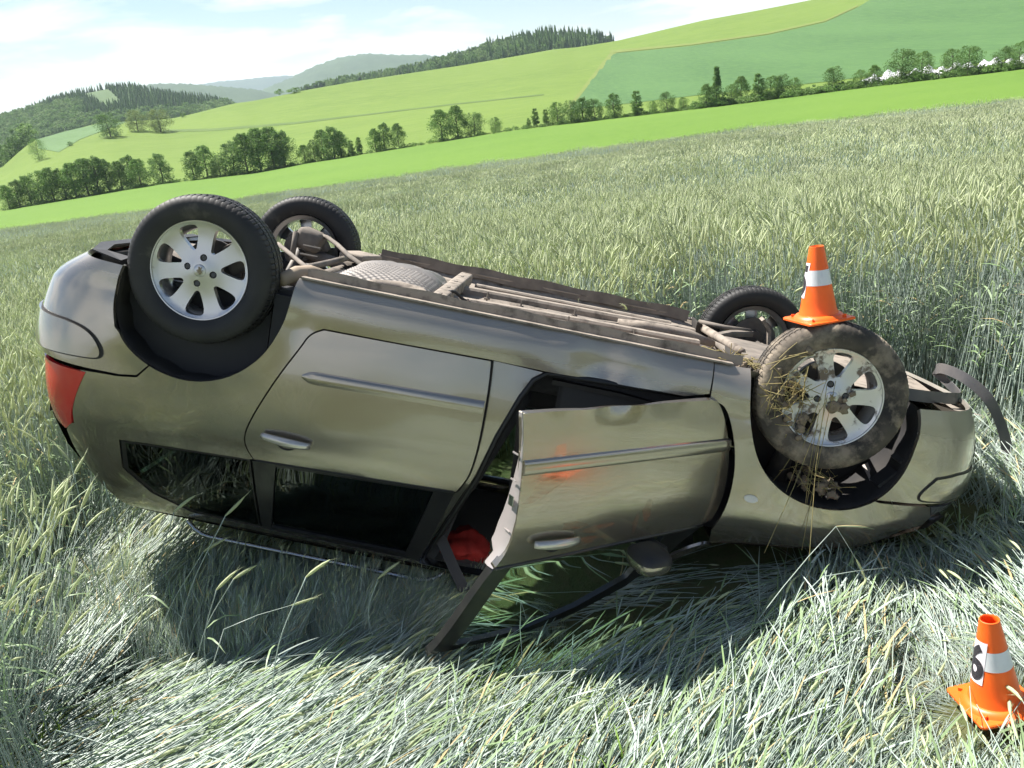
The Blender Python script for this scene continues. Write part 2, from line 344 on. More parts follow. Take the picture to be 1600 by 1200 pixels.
WAVE = [.0004]
def S(s, z):
    """body side surface (left); s follows the car's outline round both ends"""
    if s < XR0:
        ph = min((XR0 - s) / LR, 1.0) * PI / 2; x = XR0 + (xrz(z) - XR0) * math.sin(ph) ** (2 / NR); y = wz(z) * max(math.cos(ph), 0) ** (2 / NR)
    elif s > XF0:
        ph = min((s - XF0) / LF, 1.0) * PI / 2; x = XF0 + (xfz(z) - XF0) * math.sin(ph) ** (2 / NF); y = wz(z) * max(math.cos(ph), 0) ** (2 / NF)
    else:
        x, y = s, wz(z)
    if x > 2.2 and z > 0.80:                                  # shoulder of the wing rolls into the bonnet
        q = (z - (hoodz(x) - .16)) / .16
        if q > 0: y -= .07 * min(q, 1.3) ** 2 * min((x - 2.2) / .3, 1)
    for A in ARC_NP:                                          # pressed lip round the wheel openings
        if A[0, 0] - .15 < x < A[-1, 0] + .15:
            d = np.hypot(A[:, 0] - x, A[:, 1] - z).min(); y += .012 * math.exp(-(d / .045) ** 2)
    if 1.3 < x < 2.2 and .24 < z < .46:                       # the crumpled sill
        y -= .030 * math.exp(-((x - 1.78) / .22) ** 2) * math.exp(-((z - .37) / .07) ** 2) - .010 * math.sin(x * 21) * math.exp(-((x - 1.75) / .25) ** 2)
    y += WAVE[0] * (math.sin(7.1 * x + 3.3 * z + 1) + math.sin(9.7 * z - 5.2 * x) + .6 * math.sin(17 * x + 13 * z) + .5 * math.sin(23 * z - 15 * x + 2))
    return Vector((x, y, z))
def SN(s, z):
    e = 1e-3; a = S(s + e, z) - S(s - e, z); b = S(s, z + e) - S(s, z - e); n = b.cross(a)
    if n.length < 1e-12: return Vector((0, 1, 0))
    n.normalize()
    return n
def sx(x, z):
    """side x -> outline parameter s"""
    if x < XR0: return XR0 - math.asin(min(1, ((x - XR0) / (xrz(z) - XR0))) ** (NR / 2)) / (PI / 2) * LR
    if x > XF0: return XF0 + math.asin(min(1, ((x - XF0) / (xfz(z) - XF0))) ** (NF / 2)) / (PI / 2) * LF
    return x
def sp(pts): return [(sx(x, z), z) for x, z in pts]

def panel(name, poly, material, parent, side=1, off=0.0, thick=.014, grid=.04, holes=(), inset=.0035, xf=None, full=False, step=None):
    """sheet-metal panel: polygon in (s, z) laid on the body surface, with a folded edge"""
    poly = inset_poly(densify(poly, grid), inset) if inset else poly
    pts, tris, bnd = fill2d(poly, grid, step or grid * .6, holes)
    V = []; NN = []
    for a, b in pts:
        n = SN(a, b); V.append(S(a, b) + n * off); NN.append(n)
    k = len(V); F = list(tris)
    if full:
        V += [v - n * thick for v, n in zip(V[:k], NN)]; F += [tuple(i + k for i in f[::-1]) for f in tris]; F += [(b, a, a + k, b + k) for a, b in bnd]
    else:
        bi = sorted({a for a, b in bnd}); mp = {}; mp2 = {}
        for i in bi:
            mp[i] = len(V); V.append(V[i].copy())
        for i in bi:
            mp2[i] = len(V); V.append(V[i] - NN[i] * thick)
        F += [(mp[b], mp[a], mp2[a], mp2[b]) for a, b in bnd]
    if xf: V = [xf(v) for v in V]
    if side < 0: V = [Vector((v.x, -v.y, v.z)) for v in V]
    else: F = [f[::-1] for f in F]
    o = mesh_obj(name, V, F, material, parent, True)
    if full: o.data.polygons.foreach_set('use_smooth', [i < len(tris) * 2 for i in range(len(F))])
    return o

# ---- open driver's door: it swings 35 degrees about its front edge
dq = Vector((-0.0027, 0.0814, -0.6091)); DR = Matrix.Rotation(dq.length, 3, dq.normalized()); DH = Vector((2.36, .83, .7)); DT = Vector((-.034, -.031, -.029))
def door_xf(v): return DR @ (Vector(v) - DH) + DH + DT

RD_EDGE_REAR = smooth_poly([(.56, .455), (.505, .485), (.475, .55), (.41, .67), (.35, .80), (.305, .91), (.285, .985), (.295, 1.04), (.33, 1.10)], 2)
RD_EDGE_FRONT = smooth_poly([(1.236, 1.052), (1.268, .99), (1.285, .93), (1.295, .82), (1.295, .68), (1.29, .54), (1.28, .443)], 1)
FD_FRONT = smooth_poly([(2.17, .428), (2.255, .428), (2.295, .47), (2.34, .57), (2.37, .68), (2.38, .80), (2.372, .89), (2.345, .985)], 2)
FD_REAR = smooth_poly([(1.252, 1.048), (1.283, .99), (1.300, .93), (1.310, .82), (1.310, .68), (1.305, .54), (1.295, .440)], 1)
def ellipse_poly(cx, cz, a, b, n=24): return [(cx + a * math.cos(2 * PI * k / n), cz + b * math.sin(2 * PI * k / n)) for k in range(n)]
def rounded(x0, x1, z0, z1, r, slope=0.0, n=5):
    out = []
    for cx, cz, a0 in ((x1 - r, z1 - r, 0), (x0 + r, z1 - r, 90), (x0 + r, z0 + r, 180), (x1 - r, z0 + r, 270)):
        for k in range(n + 1):
            a = math.radians(a0 + 90 * k / n); px, pz = cx + r * math.cos(a), cz + r * math.sin(a); out.append((px, pz + slope * (px - x0)))
    return out

def handle(parent, x0, x1, z, side, xf=None):
    y = wz(z); d = empty_part = None
    cup = []
    bm_ = MB(); n = 18
    # recessed cup behind the grip
    V = []; F = []
    for j, (rr, dep) in enumerate(((1.0, .002), (.86, -.012), (.5, -.026), (.05, -.030))):
        for k in range(n):
            a = 2 * PI * k / n; V.append((((x0 + x1) / 2) +   .056 * rr * math.cos(a), y + dep, z - .004 + .052 * rr * math.sin(a)))
    for j in range(3):
        for k in range(n): F.append((j * n + k, j * n + (k + 1) % n, (j + 1) * n + (k + 1) % n, (j + 1) * n + k))
    f = (lambda v: Vector((v[0], v[1] * side, v[2]))) if not xf else (lambda v: xf(Vector(v)))
    c = MB().add([f(v) for v in V], F).build('handle_recess', BLACK, parent, True)
    L = x1 - x0; pts = []; rs = []
    for k in range(13):
        t = k / 12; pts.append(f((x0 + L * t, y + .018 + .020 * math.sin(PI * t) ** .6, z - .004 + .008 * t))); rs.append(.0170 * (0.55 + .45 * math.sin(PI * min(max(t, .04), .96)) ** .35))
    return MB().tube(pts, rs, 10, flat=1.15).build('handle_grip', MATS.get('handle_paint') or mat('handle_paint', (0.50, 0.47, 0.43), rough=0.25, metal=0.6, coat=0.8), parent, True)

def rub_strip(parent, x0, x1, z0, z1, side, xf=None, h=.030, front_round=False):
    V = []; F = []; n = 24; m_ = 7
    for i in range(n + 1):
        t = i / n; x = x0 + (x1 - x0) * t; zc = z0 + (z1 - z0) * t
        e = min(1, t * n / 1.6 + .25) if not front_round else 1.0
        for j in range(m_):
            a = PI * j / (m_ - 1); zz = zc + math.cos(a) * h * (e if e < 1 else 1); v = Vector((x, S(sx(x, zz), zz).y - .002 + .016 * math.sin(a) ** .55 * e, zz))
            V.append(xf(v) if xf else Vector((v.x, v.y * side, v.z)))
    for i in range(n):
        for j in range(m_ - 1): F.append((i * m_ + j, i * m_ + j + 1, (i + 1) * m_ + j + 1, (i + 1) * m_ + j))
    F.append(tuple(range(m_))); F.append(tuple(n * m_ + j for j in range(m_)))
    return MB().add(V, F).build('rub_strip', PAINT, parent, True, angle=50)

def spline(P, n=8):
    P = [np.array(p, float) for p in P]; P = [2 * P[0] - P[1]] + P + [2 * P[-1] - P[-2]]; out = []
    for i in range(1, len(P) - 2):
        for k in range(n):
            t = k / n; a, b, c, d = P[i - 1:i + 3]; out.append(.5 * (2 * b + (c - a) * t + (2 * a - 5 * b + 4 * c - d) * t * t + (3 * b - a - 3 * c + d) * t ** 3))
    return [tuple(q) for q in out] + [tuple(P[-2])]

for side in (1, -1):
    openL = side == 1
    # rear quarter with the long sill (one pressing)
    arch_r = [p for p in ARCS[0] if p[1] > .28]
    i0 = min(range(len(arch_r)), key=lambda i: math.hypot(arch_r[i][0] + .14, arch_r[i][1] - .757))
    seam = [(-.58, .825), (-.42, .828), (-.28, .826), (-.205, .815), arch_r[i0]]
    q = [(sx(-.75, .835), .835)] if False else []
    poly = sp([(-.455, .835)] + seam[2:]) + sp(arch_r[i0 + 1:]) + sp([(.415, .262), (1.0, .258), (1.6, .262), (2.198, .266), (2.203, .40), (2.10, .432), (1.515, .446), (1.30, .444)] + RD_EDGE_FRONT[::-1][:1] + [(.85, .452)] + RD_EDGE_REAR)
    poly += sp([(.30, 1.105), (-.10, 1.128), (-.28, 1.142), (-.50, 1.125)])
    panel('rear_quarter_panel', poly, PAINT, car, side)
    # tail lamp
    lamp = panel('tail_lamp', sp([(-.425, .838)]) + sp([(-.505, 1.11), (-.55, 1.155)]) + [(sx(-.70, 1.10), 1.10), (sx(-.745, .98), .98), (sx(-.76, .84), .84)], REDL, car, side, off=.004)
    # pillar behind the quarter glass and the roof side
    panel('roof_side', sp([(-.56, 1.165), (-.52, 1.105), (-.285, 1.11), (-.285, 1.29), (-.16, 1.405), (.03, 1.478), (.35, 1.488), (1.1, 1.50), (1.55, 1.49), (2.0, 1.31), (2.36, 1.07), (2.40, 1.08), (2.02, 1.36), (1.60, 1.548), (.8, 1.549), (-.30, 1.545), (-.42, 1.42), (-.53, 1.28)]), PAINT, car, side, grid=.05, off=-.0015)
    # pillar between the doors
    panel('door_pillar', sp([(1.20, 1.05), (1.25, 1.0), (1.27, .93), (1.275, .6), (1.27, .45), (1.515, .455), (1.465, .50), (1.425, .58), (1.36, .77), (1.31, .97), (1.20, 1.28), (1.12, 1.49), (1.03, 1.49)]), PAINT, car, side, off=-.042, inset=0)
    MB().tube([((v.x), (v.y - .012) * side, v.z) for v in (S(x - .004, z) for x, z in RD_EDGE_FRONT)], .009, 6).build('door_gap_seal', SEAL, car, True)
    panel('quarter_window', sp([(-.265, 1.15), (.305, 1.112), (.345, 1.478), (.04, 1.470), (-.14, 1.40), (-.262, 1.29)]), GLASS_D, car, side, off=-.004, thick=.004)
    mb = MB(); fr = sp([(-.28, 1.143), (.30, 1.106)]); 
    panel('quarter_window_frame', sp([(-.285, 1.145), (.31, 1.103), (.35, 1.488), (.03, 1.478), (-.155, 1.405), (-.285, 1.29)]), FRAMEB, car, side, off=-.006, holes=[sp([(-.245, 1.162), (.285, 1.128), (.325, 1.465), (.045, 1.456), (-.125, 1.388), (-.243, 1.285)])], inset=.002)
    # rear door
    rd = panel('rear_door', sp(RD_EDGE_REAR + [(.8, 1.074)] + RD_EDGE_FRONT + [(.9, .450)]), PAINT, car, side, off=.001, thick=.03)
    handle(rd, .37, .58, .963, side)
    rub_strip(rd, .50, 1.285, .668, .645, side)
    wf = panel('window_frame', sp([(.318, 1.108), (1.232, 1.058), (1.115, 1.500), (.358, 1.490)]), FRAMEB, rd, side, off=-.004, holes=[sp([(.425, 1.118), (1.138, 1.078), (1.045, 1.466), (.405, 1.472)])], inset=.002, thick=.03)
    panel('window_glass', sp([(.420, 1.098), (1.148, 1.058), (1.052, 1.470), (.40, 1.478)]), GLASS_D, rd, side, off=-.016, thick=.004, inset=0)
    st = []
    for k in range(25):
        t = k / 24; x = .34 + (1.225 - .34) * t; z = 1.100 + (1.052 - 1.100) * t; v = S(x, z); st.append((v.x, (v.y + .001) * side, v.z))
    MB().tube(st, .006, 6).build('waist_seal', SEAL, rd, True)
    # front door
    xf = door_xf if openL else None
    fpoly = sp(FD_REAR[::-1] + [(1.7, 1.03), (2.1, 1.008)] + FD_FRONT[::-1] + [(1.75, .436)])
    WAVE[0] = .0007 if openL else .0004
    fd = panel('front_door', fpoly, PAINT2 if openL else PAINT, car, side, off=.001, thick=.03, xf=xf)
    WAVE[0] = .0004
    if openL: fd['label'] = 'driver door swung open, smeared with orange marks'
    handle(fd, 1.40, 1.605, .955, side, xf)
    rub_strip(fd, 1.315, 2.355, .645, .628, side, xf, front_round=True)
    fa = [(1.262, 1.045), (2.335, .990), (2.02, 1.300), (1.80, 1.415), (1.56, 1.490), (1.125, 1.500)]
    fh = [(1.345, 1.052), (2.10, 1.018), (2.00, 1.245), (1.78, 1.372), (1.545, 1.452), (1.225, 1.462)]
    panel('window_frame', sp(fa), FRAMEB, fd, side, off=-.004, holes=[sp(fh)], inset=.002, thick=.035, xf=xf)
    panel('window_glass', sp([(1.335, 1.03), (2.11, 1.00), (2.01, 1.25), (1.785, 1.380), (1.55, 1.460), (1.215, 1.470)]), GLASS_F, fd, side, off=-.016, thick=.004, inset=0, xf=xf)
    st = []
    for k in range(25):
        t = k / 24; x = 1.262 + (2.30 - 1.262) * t; z = 1.047 + (.996 - 1.047) * t; v = S(x, z); v.y += .002; v = xf(v) if xf else Vector((v.x, v.y * side, v.z)); st.append(v)
    MB().tube(st, .007, 6).build('waist_seal', FRAMEB, fd, True)
    # inner door skin
    di = MB()
    pts2, tris2, bnd2 = fill2d(inset_poly(densify(fpoly, .05), .012), .08)
    V = []
    for a, b in pts2:
        n = SN(a, b); V.append(S(a, b) - n * (.055 + .035 * math.exp(-((b - .75) / .2) ** 2)))
    V = [xf(v) for v in V] if xf else [Vector((v.x, v.y * side, v.z)) for v in V]
    MB().add(V, tris2).build('door_trim', TRIM, fd, True)
    # metal end face of the door
    V = []; F = []; ed = FD_REAR[::-1]; n = len(ed)
    for j, dp in enumerate((.004, .035, .062, .075)):
        for i, (x, z) in enumerate(ed):
            v = S(x, z); V.append(Vector((x + .004 + (.008 if j == 3 else 0) - (.004 if j == 1 else 0), v.y - (dp + (.045 if j == 3 and .55 < z < .98 else 0)) * min(1, .12 + .88 * max(0, (z - .52) / .38)), z)))
    V = [xf(v) for v in V] if xf else [Vector((v.x, v.y * side, v.z)) for v in V]
    for j in range(3):
        for i in range(n - 1): F.append((j * n + i, j * n + i + 1, (j + 1) * n + i + 1, (j + 1) * n + i))
    MB().add(V, F).build('door_end_face', INNERM, fd, True)
    if openL:
        for zz in (.60, .70, .78, .90):                       # latch plate and bolts on the end face
            v = Vector((1.301, S(1.3, zz).y - .035, zz)); MB().box((0, 0, 0), (.003, .035 if zz != .78 else .03, .006 if zz != .78 else .04)).build('latch_rib', CHROME if zz == .78 else INNERM, fd).matrix_local = Matrix.Translation(door_xf(v)) @ DR.to_4x4()
        for (x, z, a, b, sl) in ((1.50, .625, .10, .022, -.10), (1.42, .73, .09, .034, -.5), (1.70, .93, .08, .016, -.12), (1.58, .90, .06, .018, .1), (1.95, .88, .022, .050, .0), (1.45, .68, .09, .018, -.15), (1.90, .935, .014, .05, 0.), (1.62, .98, .12, .02, -.05)):
            pm = [(x + a * math.cos(t) * (1 + .25 * math.sin(3 * t + x * 9)), z + b * math.sin(t) + sl * a * math.cos(t)) for t in np.linspace(0, 2 * PI, 15)[:-1]]
            panel('orange_mark', pm, smear_mat(), fd, 1, off=.0035, thick=.001, inset=0, grid=.03, xf=xf)
        # door mirror
        mbm = MB(); V = []; F = []
        def mir(name, m0, sgn, ry0, ry1):
            bm = bmesh.new(); bmesh.ops.create_uvsphere(bm, u_segments=20, v_segments=12, radius=1)
            for v in bm.verts:
                c = v.co; sx_ = math.copysign(abs(c.x) ** .6, c.x); sy_ = math.copysign(abs(c.y) ** .75, c.y); sz_ = math.copysign(abs(c.z) ** .7, c.z)
                v.co = Vector((sx_ * .088 - .02 * sy_, sy_ * .100, sz_ * .047))
            cut = bmesh.ops.bisect_plane(bm, geom=bm.verts[:] + bm.edges[:] + bm.faces[:], plane_co=(0, 0, -.010), plane_no=(0, 0, sgn), clear_outer=True, clear_inner=False)
            bm.verts.index_update(); Vv = [door_xf(Vector((1.925, .945, 1.055)) + v.co) for v in bm.verts]; Ff = [[v.index for v in f.verts] for f in bm.faces]; bm.free()
            return Vv, Ff
        Vv, Ff = mir('a', PAINT, 1, 0, 0); mo = MB().add(Vv, Ff).build('door_mirror', BLACK, fd, True)
        Vv, Ff = mir('b', BLACK, -1, 0, 0); mo2 = MB().add(Vv, Ff).build('mirror_cap', PAINT, fd, True)
        MB().box(door_xf(Vector((2.0, .87, 1.04))), (.08, .12, .03), DR, .01).build('mirror_arm', BLACK, fd, True)
    # front wing
    arch_f = [p for p in ARCS[1] if p[0] < 2.985]
    wing = panel('front_wing', sp([(2.195, .268), (2.355, .262)] + arch_f[1:] + [(3.0, .705), (3.235, .690), (3.26, .74), (3.20, .835), (3.0, .945), (2.7, 1.015), (2.45, 1.05), (2.365, 1.062), (2.352, .99)] + [(x + .004, z) for x, z in FD_FRONT[::-1][1:-1]] + [(2.205, .42)]), PAINT, car, side)
    panel('side_marker', ellipse_poly(2.475, .803, .030, .0165), CLEARL, wing, side, off=.005, thick=.01, inset=0, grid=.02)
    panel('headlamp', sp([(3.25, .70), (3.275, .745), (3.22, .83)]) + [(sx(3.34, .80), .80), (3.95, .72), (3.97, .69), (sx(3.40, .69), .69)], mat('headlamp_lens', (.10, .10, .105), rough=.12, coat=.6), car, side, off=-.012, grid=.05)
    # wheel housings
    for nm, A, xc, dpt in (('rear', ARCS[0], .04, .46), ('front', ARCS[1], 2.72, .40)):
        V = []; F = []; n = len(A); rows = [(.012, .003), (.03, .0), (.06, .004), (.20, .01), (dpt - .03, .015), (dpt, .04)]
        for dy, sh in rows:
            for k, (x, z) in enumerate(A):
                v = S(sx(x, z), z); cx, cz = xc, .40; l = math.hypot(x - cx, z - cz); ribs = .006 * math.sin(k * .9) if .05 < dy < dpt - .05 else 0
                V.append((x + (x - cx) / l * (sh + ribs), (v.y - .008 - dy) * side, z + (z - cz) / l * (sh + ribs)))
        for j in range(len(rows) - 1):
            for i in range(n - 1): F.append((j * n + i, j * n + i + 1, (j + 1) * n + i + 1, (j + 1) * n + i))
        k0 = (len(rows) - 1) * n; V.append((xc, (.86 - dpt - .008) * side, .42)); F += [(k0 + i, k0 + i + 1, len(V) - 1) for i in range(n - 1)]
        MB().add(V, F).build('wheel_housing', LINER, car, True, angle=60)

# ---- bumpers (wrap round both corners)
def wrap_panel(name, poly_left, material, parent, off=0.0, grid=.05, s_end=-1.55, thick=.02, holes=()):
    """left-hand polygon up to the car's centre line, mirrored and joined"""
    pts, tris, bnd = fill2d(inset_poly(densify(poly_left, grid), .003), grid, grid * .6, holes)
    V = []; F = []
    for sg in (1, -1):
        k = len(V); 
        for a, b in pts:
            n = SN(a, b) if abs(a - s_end) > .02 else Vector((-1 if s_end < 0 else 1, 0, 0))
            v = S(a, b) + n * off
            if abs(a - s_end) < .012: v.y = 0
            V.append(Vector((v.x, v.y * sg, v.z)))
        F += [tuple(i + k for i in (f if sg > 0 else f[::-1])) for f in tris]
        kk = len(V); be = [(a, b) for a, b in bnd if not (abs(pts[a][0] - s_end) < .012 and abs(pts[b][0] - s_end) < .012)]
        ids = sorted({i for e in be for i in e}); mp = {}
        for i in ids:
            n = SN(*pts[i]); 
            mp[i] = len(V); v = V[k + i] - Vector((n.x, n.y * sg, n.z)) * thick; V.append(v)
        F += [((b + k, a + k, mp[a], mp[b]) if sg > 0 else (a + k, b + k, mp[b], mp[a])) for a, b in be]
    o = MB().add(V, F).build(name, material, parent, True, angle=48)
    return o
arch_r = [p for p in ARCS[0]]; i0 = min(range(len(arch_r)), key=lambda i: math.hypot(arch_r[i][0] + .14, arch_r[i][1] - .757))
rb = wrap_panel('rear_bumper', sp([(-.308, .35)] + [p for p in arch_r[1:i0 + 1]] + [(-.205, .811), (-.28, .822), (-.42, .824), (-.58, .822)]) + [(-1.0, .825), (-1.553, .825), (-1.553, .34), (-1.0, .345), (-.7, .348)], PAINT, car, grid=.035)
_sp = sp(smooth_poly([(-.50, .779), (-.385, .772), (-.362, .755), (-.368, .72), (-.41, .668), (-.47, .642), (-.54, .632)], 2)) + [(-.8, .63), (-1.553, .63), (-1.553, .79), (-.8, .79)] + sp([(-.60, .785)])
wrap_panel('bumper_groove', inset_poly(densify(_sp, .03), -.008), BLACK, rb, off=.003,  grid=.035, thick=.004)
wrap_panel('bumper_strip', _sp, PAINT, rb, off=.013, thick=.016, grid=.035)
arch_f = [p for p in ARCS[1] if p[0] > 2.965]
fb = wrap_panel('front_bumper', sp(arch_f[:1] + arch_f[1:]) + [(3.4, .275), (3.9, .27), (4.253, .27), (4.253, .70), (3.8, .68)] + sp([(3.36, .675), (3.235, .683), (3.0, .698)]), PAINT, car, s_end=4.25, holes=())
_sp = sp(smooth_poly([(3.26, .668), (3.175, .672), (3.16, .655), (3.175, .625), (3.225, .568)], 2)) + [(3.4, .545), (3.7, .53), (4.253, .53), (4.253, .62), (3.7, .63)] + sp([(3.40, .648)])
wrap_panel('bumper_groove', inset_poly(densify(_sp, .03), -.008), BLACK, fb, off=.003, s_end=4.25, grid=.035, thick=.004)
wrap_panel('bumper_strip', _sp, PAINT, fb, off=.008, s_end=4.25, thick=.014, grid=.035)
wrap_panel('grille', [(3.75, .42), (4.253, .42), (4.253, .50), (3.75, .50)], BLACK, fb, off=.004, s_end=4.25)

# ---- tailgate, roof, screens, bonnet (mostly pressed into the crop)
def loft(name, rows, material, parent, smooth=True):
    n = len(rows[0]); V = [p for r in rows for p in r]; F = []
    for j in range(len(rows) - 1):
        for i in range(n - 1): F.append((j * n + i, j * n + i + 1, (j + 1) * n + i + 1, (j + 1) * n + i))
    return MB().add(V, F).build(name, material, parent, smooth)
def arc_row(x, zedge, zc, w, n=13, bow=0.0):
    return [(x + bow * (1 - (2 * k / (n - 1) - 1) ** 2), w * (2 * k / (n - 1) - 1), zedge + (zc - zedge) * (1 - abs(2 * k / (n - 1) - 1) ** 2.4)) for k in range(n)]
roof = loft('roof', [arc_row(x, ze, zc, w) for x, ze, zc, w in ((-.40, 1.49, 1.50, .56), (-.28, 1.545, 1.565, .58), (.2, 1.55, 1.595, .585), (.8, 1.553, 1.60, .585), (1.3, 1.552, 1.595, .585), (1.52, 1.545, 1.575, .575), (1.62, 1.525, 1.545, .57))], PAINT, car)
loft('windscreen', [arc_row(x, z, z + .01, w, bow=.05) for x, z, w in ((1.60, 1.530, .57), (1.8, 1.43, .63), (2.05, 1.29, .69), (2.32, 1.10, .74))], GLASS_C, car)
loft('bonnet', [arc_row(x, hoodz(x) - .012, hoodz(x) + .045, min(S(sx(x, hoodz(x) - .02), hoodz(x) - .02).y, .80), bow=.04) for x in (2.38, 2.6, 2.8, 3.0, 3.15, 3.28, 3.36)], PAINT, car)
tg = loft('tailgate', [[(xrz(z) - .002 - .0 * k, w * (2 * k / 12 - 1), z) for k in range(13)] for z, w in ((.83, .50), (.95, .52), (1.08, .52), (1.16, .56))], PAINT, car)
loft('rear_window', [[(xrz(z) + .01, w * (2 * k / 12 - 1), z) for k in range(13)] for z, w in ((1.16, .56), (1.3, .56), (1.42, .54), (1.50, .52))], GLASS_D, tg)
for side in (1, -1):                                           # bright roof rails
    pts = []
    for k in range(33):
        t = k / 32; x = -.02 + 1.26 * t; e = min(1, min(t, 1 - t) * 14); pts.append((x, .585 * side, 1.552 + .062 * e ** .6))
    MB().tube(pts, .014, 10, flat=.8).build('roof_rail', mat('satin_rail', (.42, .44, .48), rough=.18, metal=.95), roof, True)
# headliner and inside faces
MB().box((.62, 0, 1.515), (2.0, 1.08, .02)).build('headliner', HEAD, car)
ins = MB()
for side in (1, -1):
    for (x0, x1, z0, z1, y0, y1) in ((.30, 1.28, .36, 1.02, .76, .74), (-.5, .30, .40, 1.06, .70, .70)):
        ins.box(((x0 + x1) / 2, (y0 + y1) / 2 * side, (z0 + z1) / 2), (x1 - x0 - .02, .03, z1 - z0))
ins.box((-.10, 0, .62), (.9, 1.3, .03)).box((.29, 0, .5), (.03, 1.35, .30)).box((1.25, 0, .355), (1.9, 1.46, .03))
ins.build('cabin_lining', TRIM, car)
dash = MB().box((2.28, 0, .86), (.34, 1.40, .36), None, .05).build('dashboard', TRIM, car, True)
sw = MB(); R_ = .185; cpt = Vector((1.93, .36, .98)); tilt = Matrix.Rotation(math.radians(-25), 3, 'Y')
sw.tube([cpt + tilt @ Vector((0, R_ * math.cos(a), R_ * math.sin(a))) for a in np.linspace(0, 2 * PI, 25)], .016, 8, False).tube([cpt, cpt + Vector((.25, 0, -.12))], .035, 8).box(cpt, (.04, .3, .06), tilt, .01)
sw.build('steering_wheel', BLACK, dash, True)
def seat(x, y, w=.50, rear=False):
    st = MB().box((x + .02, y, .52), (.50, w, .16), None, .05).build('seat', CLOTHI, car, True)
    b = Matrix.Rotation(math.radians(-20), 3, 'Y')
    MB().box((x - .28, y, .86), (.15, w, .60), b, .05).build('seat_back', CLOTHI, st, True)
    for yy in ((y,) if not rear else (y - .45, y, y + .45)):
        MB().box((x - .42, yy, 1.24), (.09, .26, .17), b, .035).tube([(x - .38, yy - .06, 1.1), (x - .40, yy - .06, 1.2)], .007, 6).tube([(x - .38, yy + .06, 1.1), (x - .40, yy + .06, 1.2)], .007, 6).build('headrest', CLOTHI, st, True)
for y in (.36, -.36): seat(1.60, y)
seat(.72, 0, 1.30, True)
# seat belt hanging in the doorway
MB().ribbon([(1.24, .70, .50), (1.26, .715, .8), (1.25, .71, 1.1), (1.2, .66, 1.35), (1.16, .63, 1.47)], (1, 0, .15), .048, .003).build('seat_belt', mat('belt_webbing', (.03, .03, .034), rough=.8), car)
MB().ribbon([(1.19, .665, 1.34), (1.28, .72, 1.45), (1.36, .77, 1.54)], (1, 0, .15), .05, .004).build('seat_belt', MATS['belt_webbing'], car)
# door-opening seals and sill plate
MB().tube([(2.19, .815, .425), (1.9, .83, .436), (1.52, .83, .452), (1.47, .83, .495), (1.43, .83, .58), (1.365, .835, .77), (1.315, .825, .97), (1.205, .72, 1.28), (1.13, .64, 1.49), (1.5, .64, 1.495), (1.7, .67, 1.43), (2.0, .735, 1.27)], .013, 8).build('door_seal', SEAL, car, True)
MB().ribbon([(1.12, .655, 1.482), (1.3, .655, 1.487), (1.5, .655, 1.480), (1.62, .665, 1.45)], (0, .8, .5), .035, .004).build('roof_channel', CHROME, car)
MB().ribbon([(2.3, .70, .44), (2.1, .735, .52), (1.85, .74, .50), (1.55, .74, .50)], (0, 1, .2), .02, .02).build('door_opening_edge', BLACK, car)
MB().box((1.96, .70, .62), (.75, .05, .36), None, .03).build('kick_panel', TRIM, car, True)
MB().box((1.262, S(1.27, .60).y - .020, .60), (.05, .02, .07), None, .006).build('door_latch', BLACK, car)

# ---- underbody
floor = MB()
rows = []
xs = np.linspace(.42, 2.42, 41)
for x in xs:
    r = []
    for y in np.linspace(-.79, .79, 41):
        z = .315 + .004 * math.sin(9 * x + 3 * y)
        if abs(y) < .13: z += .055
        if abs(y) > .77: z -= .035
        z += .012 * math.exp(-((abs(y) - .62) / .03) ** 2)
        r.append((x, y, z))
    rows.append(r)
floor_o = loft('floor_pan', rows, DUST, car)
def rail(name, pts, w, h, material=DUST, z=None):
    V = []; F = []; prof = [(-.5, 0), (-.5, -.7), (-.38, -1), (.38, -1), (.5, -.7), (.5, 0)]
    for i, (x, y, zz) in enumerate(pts):
        for a, b in prof: V.append((x, y + a * w, zz + b * h))
    n = len(prof)
    for i in range(len(pts) - 1):
        for k in range(n): F.append((i * n + k, i * n + (k + 1) % n, (i + 1) * n + (k + 1) % n, (i + 1) * n + k))
    F.append(tuple(range(n))); F.append(tuple((len(pts) - 1) * n + k for k in range(n)))
    return MB().add(V, F).build(name, material, car, True, angle=35)
rail('floor_rail', [(1.02, -.19, .318), (1.64, -.27, .318), (2.30, -.36, .318)], .075, .040)
rail('floor_rail', [(1.02, .30, .318), (1.64, .17, .318), (2.25, .10, .318)], .075, .040)
rail('floor_rail', [(1.22, .50, .318), (1.3, .50, .330), (1.3, .495, .318), (2.18, .43, .318)], .15, .045)
rail('floor_rail', [(1.05, -.52, .318), (1.64, -.56, .318), (2.20, -.60, .318)], .06, .028)
for side in (1, -1):                                           # pinch-weld flange along each sill
    MB().ribbon([(x, (.775 + .004 * math.sin(x * 13)) * side, .255 + .005 * math.sin(x * 17 + side)) for x in np.linspace(.44, 2.32, 30)], (0, .12, 1), .065, .006).build('sill_flange', DUST if side > 0 else DUSTD, car)
    MB().box((1.35, .795 * side, .262), (1.85, .05, .008)).build('sill_underside', DUST, car)
MB().box((.985, .08, .278), (.075, 1.32, .065), None, .012).build('cross_member', DUST, car, True)
for k in range(4): MB().box((.985, .56 - .3 * k, .2445), (.012, .05, .003)).build('cross_member_slot', DUSTD, car)
MB().tube([(1.85, -.06, .30), (2.0, -.06, .285), (2.22, -.08, .285), (2.36, -.10, .32)], .030, 12).build('exhaust_pipe', DUST, car, True)
MB().tube([(1.05, .03, .33), (1.5, .02, .325), (1.9, -.05, .31)], .022, 10).build('exhaust_pipe', DUST, car, True)
